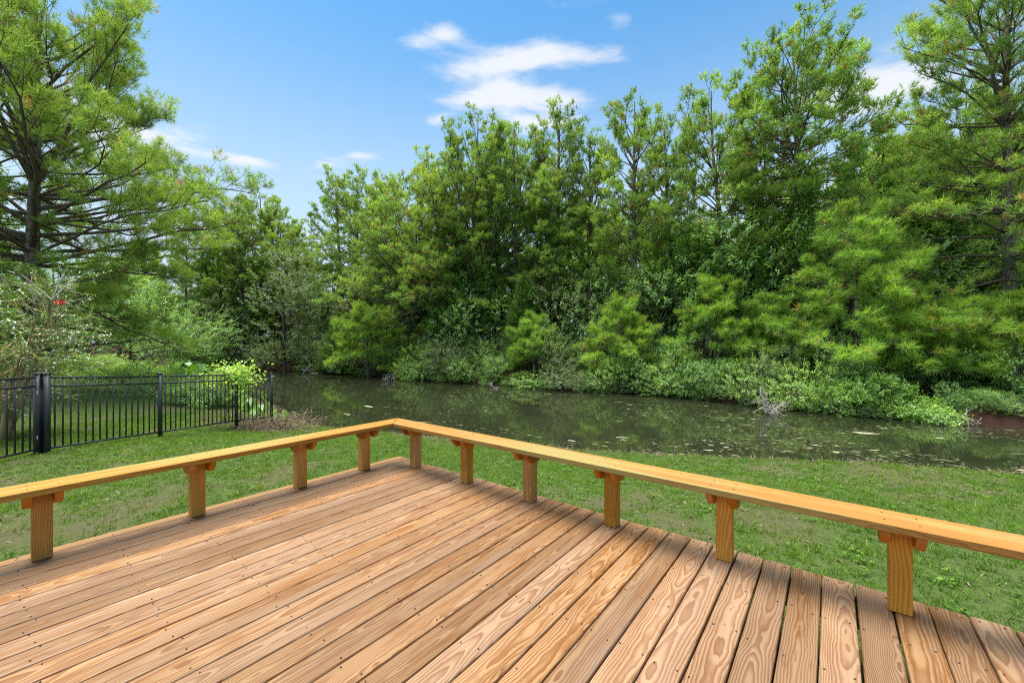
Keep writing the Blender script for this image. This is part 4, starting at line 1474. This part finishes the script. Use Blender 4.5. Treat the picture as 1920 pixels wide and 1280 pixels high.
for k, (px, d, h, r, lab) in enumerate(((215, 17.5, 0.95, 1.5, 'bright weedy bush behind the fence, nearest the double gate post'), (275, 16.0, 0.9, 1.3, 'bright weedy bush just left of the middle fence post'), (320, 14.5, 0.8, 1.1, 'low weedy bush just right of the middle fence post'), (380, 13.4, 0.6, 0.9, 'low weedy bush among the elephant ears'), (150, 19.0, 1.1, 1.6, 'weedy bush behind the fence close beside the gate post top'))):
    make_bush(put(px, d), lab, 'brightleaf', WG, 'weed_bush', 'bush', seed=500 + k, H=h * 1.2, RX=r * 1.15, ncl=420, nl=13, leaf=0.075, twl=0.22)

vx = Vector((-6.72, 9.93, -0.62))
vine = empty('climbing_vine', vx)
tag(vine, 'yellow-green vine bunched over the fence top beside the third post', 'plant')
rng = np.random.RandomState(14)
wd, lf = Geo(), Geo()
C = np.array([-0.12, 0.0, 1.12])
for k in range(46):
    p0 = np.array([rng.normal() * 0.25 - 0.15, rng.normal() * 0.06, 0.0]) if k < 10 else C + rng.normal(size=3) * np.array([0.26, 0.14, 0.16])
    p2 = C + rng.normal(size=3) * np.array([0.34, 0.17, 0.20])
    wd.tube([p0, (p0 + p2) / 2 + rng.normal(size=3) * 0.10, p2], [0.006, 0.005, 0.003], 3)
N = 1100
P_ = C + rng.normal(size=(N, 3)) * np.array([0.27, 0.15, 0.15]) + np.array([0.08, 0, 0.02])
leaves(lf, P_, rng.normal(size=(N, 3)) + np.array([0.3, 0, 0]), rng.normal(size=(N, 3)) * 0.5 + np.array([0, -0.3, 1]), 0.05 + 0.05 * rng.rand(N), np.clip(0.7 + 0.25 * rng.normal(size=N), 0, 1), 0.6)
wd.build('stems', M['vine'], vine)
lf.build('foliage', M['brightleaf'], vine)

rng = np.random.RandomState(15)
heap = empty('dry_vine_heap', (-6.3, 10.3, gz(-6.3, 10.3)))
tag(heap, 'brown tangle of dead vines heaped at the pond end of the fence', 'heap')
g = Geo()
for k in range(420):
    c = np.array([rng.normal() * 0.62 + 0.15, rng.normal() * 0.42, abs(rng.normal()) * 0.10])
    dd = unit(rng.normal(size=3) * np.array([1, 1, 0.45]))
    L = rng.uniform(0.15, 0.6)
    p2 = c + dd * L
    p2[2] = max(p2[2], 0.0)
    g.tube([c, (c + p2) / 2 + rng.normal(size=3) * 0.06 + np.array([0, 0, 0.03]), p2], [0.008, 0.007, 0.003], 3)
tag(g.build('dry_stems', M['vine'], heap), kind='stuff')

# dead branches lying in the water


def dead_branch(px, py, label, seed, size, flat=0.6, n=3, lean=(0.0, 0.0, 1.0), spread=0.7, r0=0.022):
    rng = np.random.RandomState(seed)
    x, y = onwater(px, py)
    o = empty('dead_branch', (x, y, WATER))
    tag(o, label, 'branch', 'dead branches in the pond')
    g = Geo()

    def grow(p, d, L, r, lev):
        pts = [p]
        q = p
        for k in range(4):
            d = unit(d + rng.normal(size=3) * 0.22)
            q = q + d * L / 4
            pts.append(q)
        g.tube(pts, np.linspace(r, r * 0.45, 5), 5)
        if lev:
            for k in range(4 + lev):
                f_ = rng.uniform(0.25, 1)
                c = np.array(pts[min(4, int(f_ * 4.99))])
                dd = unit(d * 0.5 + rng.normal(size=3) * np.array([spread, spread, flat]))
                grow(c, dd, L * rng.uniform(0.4, 0.65), r * 0.55, lev - 1)

    for k in range(n):
        grow(np.array([rng.normal() * 0.1 * size, rng.normal() * 0.1, -0.12]), unit(np.array(lean) + rng.normal(size=3) * 0.45), size * rng.uniform(0.7, 1.1), r0, 2)
    g.build('limbs', M['dead'], o, smooth=True)
    return o


dead_branch(1446, 775, 'bleached white dead branch sticking out of the water in mid far shore', 31, 0.72, n=5)
dead_branch(565, 700, 'pale fallen branches reaching the water at the far bend', 32, 1.3, n=2, lean=(0.8, -0.3, 0.5), r0=0.04)
dead_branch(735, 713, 'curled grey stick at the water beneath the rust-patched pine', 33, 0.9, n=2, lean=(0.3, -0.2, 0.5))
dead_branch(1790, 792, 'tangle of bare twigs beside the rusty bank', 34, 0.55, n=4, lean=(0.9, -0.2, 0.25))
dead_branch(930, 728, 'small white twigs at the waterline mid-shore', 35, 0.5, n=3, lean=(0.2, -0.2, 0.6))
dead_branch(790, 756, 'long thin stick floating in open water', 36, 1.0, n=1, lean=(0.9, 0.5, 0.06), flat=0.05, r0=0.015)

# ------------------------------------------------------------------ floating algae, thatch on the near shore, grass
rng = np.random.RandomState(50)
g = Geo()
cnt = 0
amat, t, out = newmat('floating algae')
a = nd(t, 'ShaderNodeAttribute', attribute_name='tint')
b = nd(t, 'ShaderNodeBsdfPrincipled')
b.inputs['Roughness'].default_value = 0.9
b.inputs['Specular IOR Level'].default_value = 0.1
t.links.new(ramp(t, a.outputs['Fac'], [(0.0, (0.055, 0.06, 0.025)), (0.5, (0.14, 0.14, 0.065)), (0.85, (0.26, 0.25, 0.13)), (1.0, (0.42, 0.40, 0.28))]), b.inputs['Base Color'])
t.links.new(b.outputs[0], out.inputs[0])
while cnt < 3400:
    px, py = rng.uniform(480, 1980), 700 + 200 * rng.rand() ** 0.75
    x, y = onwater(px, py)
    zz, ff, ss = ground(np.array([x]), np.array([y]))
    if ss[0] > -0.12:
        continue
    cl = fbm(np.array([x * 0.9 + 4]), np.array([y * 1.5]), 0.55)[0]
    if rng.rand() > sstep(0.36, 0.62, cl):
        continue
    s_ = 0.007 + 0.042 * rng.rand() ** 4 + (0.12 * rng.rand() if rng.rand() < 0.012 else 0)
    n = rng.randint(5, 9)
    a_ = np.sort(rng.rand(n) * 6.283)
    rr = s_ * (0.5 + 0.8 * rng.rand(n))
    th = -0.35 + rng.normal() * 0.25
    ex = 1.0 + 2.4 * rng.rand()
    lx, ly = rr * np.cos(a_) * ex, rr * np.sin(a_) * 0.8
    V = np.stack([x + lx * math.cos(th) - ly * math.sin(th), y + lx * math.sin(th) + ly * math.cos(th), np.full(n, WATER + 0.004)], -1)
    V = np.concatenate([V, [[x, y, WATER + 0.007]]])
    g.add(V, f3=[[n, k, (k + 1) % n] for k in range(n)], tint=float(np.clip(rng.rand() ** 1.5, 0, 1)))
    cnt += 1
tag(g.build('floating_algae', amat), kind='stuff')

# dry thatch along the near waterline
g = Geo()
near = np.array(NEAR[3:], float)
seg = np.linalg.norm(np.diff(near, axis=0), axis=1)
cs = np.concatenate([[0], np.cumsum(seg)])
N = 5200
l_ = rng.rand(N) * cs[9]
bx = np.interp(l_, cs, near[:, 0]) + rng.normal(size=N) * 0.10
by = np.interp(l_, cs, near[:, 1]) + rng.normal(size=N) * 0.16 - 0.05
bz = np.maximum(ground(bx, by)[0], WATER) + 0.006
dd = rng.normal(size=(N, 3)) * np.array([1, 1, 0.28])
dd[:, 2] = abs(dd[:, 2])
dd = unit(dd) * (0.05 + 0.15 * rng.rand(N))[:, None]
B0 = np.stack([bx, by, bz], -1)
w = unit(np.cross(dd, rng.normal(size=(N, 3)))) * 0.004
V = np.stack([B0 - w, B0 + w, B0 + dd + w * 0.4, B0 + dd - w * 0.4], 1).reshape(-1, 3)
g.add(V, f4=np.arange(N * 4).reshape(-1, 4))
tag(g.build('dry_thatch', M['straw']), kind='stuff')


# grass: short blades, thicker near the eye
def grass(name, N, xr, yr, hmin, hmax, wid, seed, cond, tone=0.5, spreadp=1.0):
    rng = np.random.RandomState(seed)
    nb_ = 13
    nc_ = N // nb_
    X = rng.uniform(*xr, nc_)
    Y = yr[0] + (yr[1] - yr[0]) * rng.rand(nc_) ** spreadp
    Z, Fm, Sd = ground(X, Y)
    bare = bareness(X, Y)
    keep = (~Fm) & (Sd > 0.12) & (rng.rand(nc_) > bare * 0.92) & cond(X, Y)
    X, Y, Z, bare = X[keep], Y[keep], Z[keep], bare[keep]
    ch = 0.55 + 0.9 * rng.rand(len(X)) ** 2
    ct = rng.normal(size=len(X)) * 0.16
    cr_ = 0.018 + 0.038 * rng.rand(len(X))
    rp_ = lambda q: np.repeat(q, nb_)
    a_ = rng.rand(len(X) * nb_) * 6.283
    rad = rp_(cr_) * np.sqrt(rng.rand(len(a_)))
    X, Y, Z, bare, ch, ct = rp_(X) + rad * np.cos(a_), rp_(Y) + rad * np.sin(a_), rp_(Z), rp_(bare), rp_(ch), rp_(ct)
    n = len(X)
    patchy = 0.5 * fbm(X + 3, Y + 8, 1.1) + 0.5 * fbm(X + 9, Y + 2, 3.2)
    hgt = (hmin + (hmax - hmin) * rng.rand(n)) * (0.3 + 1.4 * patchy) * ch
    a_ = a_ + rng.normal(size=n) * 0.5
    lean = 0.25 + 1.1 * rng.rand(n)
    dr = np.stack([np.cos(a_) * lean, np.sin(a_) * lean, np.ones(n)], -1)
    dr = unit(dr) * hgt[:, None]
    b_ = rng.rand(n) * 6.283
    w = np.stack([np.cos(b_), np.sin(b_), np.zeros(n)], -1) * (wid * (0.6 + 0.8 * rng.rand(n)) / 2)[:, None]
    P0 = np.stack([X, Y, Z - 0.004], -1)
    V = np.stack([P0 - w, P0 + w, P0 + dr], 1).reshape(-1, 3)
    tint = np.clip(tone + (patchy - 0.5) * 1.1 + ct + rng.normal(size=n) * 0.12, 0, 0.9)
    tint = np.where(rng.rand(n) < 0.05 + 0.35 * bare, 0.97, tint)
    g = Geo()
    g.add(V, f3=np.arange(n * 3).reshape(-1, 3), tint=np.repeat(tint, 3))
    tag(g.build(name, M['grass']), kind='stuff')
    return n


CU, SU = UX, UY


def off_deck(X, Y):
    uu = X * UX + Y * UY
    vv = -X * UY + Y * UX
    return (uu > D_U1 + 0.0) | (vv > D_V1)


n1_ = grass('grass', 760000, (-9.5, 11), (1.2, 12), 0.02, 0.062, 0.009, 60, lambda X, Y: off_deck(X, Y) & (abs(X) < Y * 1.32 + 0.6))
n2_ = grass('grass', 160000, (-26, -5), (6, 24), 0.03, 0.09, 0.014, 61, lambda X, Y: (abs(X) < Y * 1.32 + 0.6) & (X < -6.2 - (Y > 11) * (Y - 11) * 0.3), 0.88)
rng = np.random.RandomState(65)
N = 9000
X, Y = rng.uniform(-9, 10, N), 1.2 + 10.5 * rng.rand(N)
Z, Fm, Sd = ground(X, Y)
ok = (~Fm) & (Sd > 0.2) & off_deck(X, Y) & (rng.rand(N) < 0.12 + bareness(X, Y))
X, Y, Z = X[ok], Y[ok], Z[ok]
g = Geo()
dd = unit(rng.normal(size=(len(X), 3)) * np.array([1, 1, 0.2]))
leaves(g, np.stack([X, Y, Z + 0.008], -1), dd, np.array([0, 0, 1.0]) + rng.normal(size=dd.shape) * 0.4, 0.02 + 0.06 * rng.rand(len(X)) ** 2, np.full(len(X), 0.5), 0.25)
tag(g.build('dry_litter', M['straw']), kind='stuff')
rng = np.random.RandomState(66)
N = 2200
X, Y = rng.uniform(-9, 10, N), 1.2 + 10 * rng.rand(N)
Z, Fm, Sd = ground(X, Y)
ok = (~Fm) & (Sd > 0.3) & off_deck(X, Y) & (fbm(X + 5, Y, 0.8) > 0.5)
X, Y, Z = X[ok], Y[ok], Z[ok]
g = Geo()
for k in range(7):
    a_ = rng.rand(len(X)) * 6.283
    rr = 0.05 * rng.rand(len(X))
    P_ = np.stack([X + rr * np.cos(a_), Y + rr * np.sin(a_), Z + 0.015 + 0.03 * rng.rand(len(X))], -1)
    leaves(g, P_, np.stack([np.cos(a_), np.sin(a_), 0.2 + 0 * a_], -1), np.array([0, 0, 1.0]) + rng.normal(size=P_.shape) * 0.3, 0.018 + 0.025 * rng.rand(len(X)), np.clip(0.5 + rng.normal(size=len(X)) * 0.2, 0, 1), 0.8)
tag(g.build('clover', M['grass']), kind='stuff')
print('tris about', TRIS[0], 'grass', n1_, n2_)
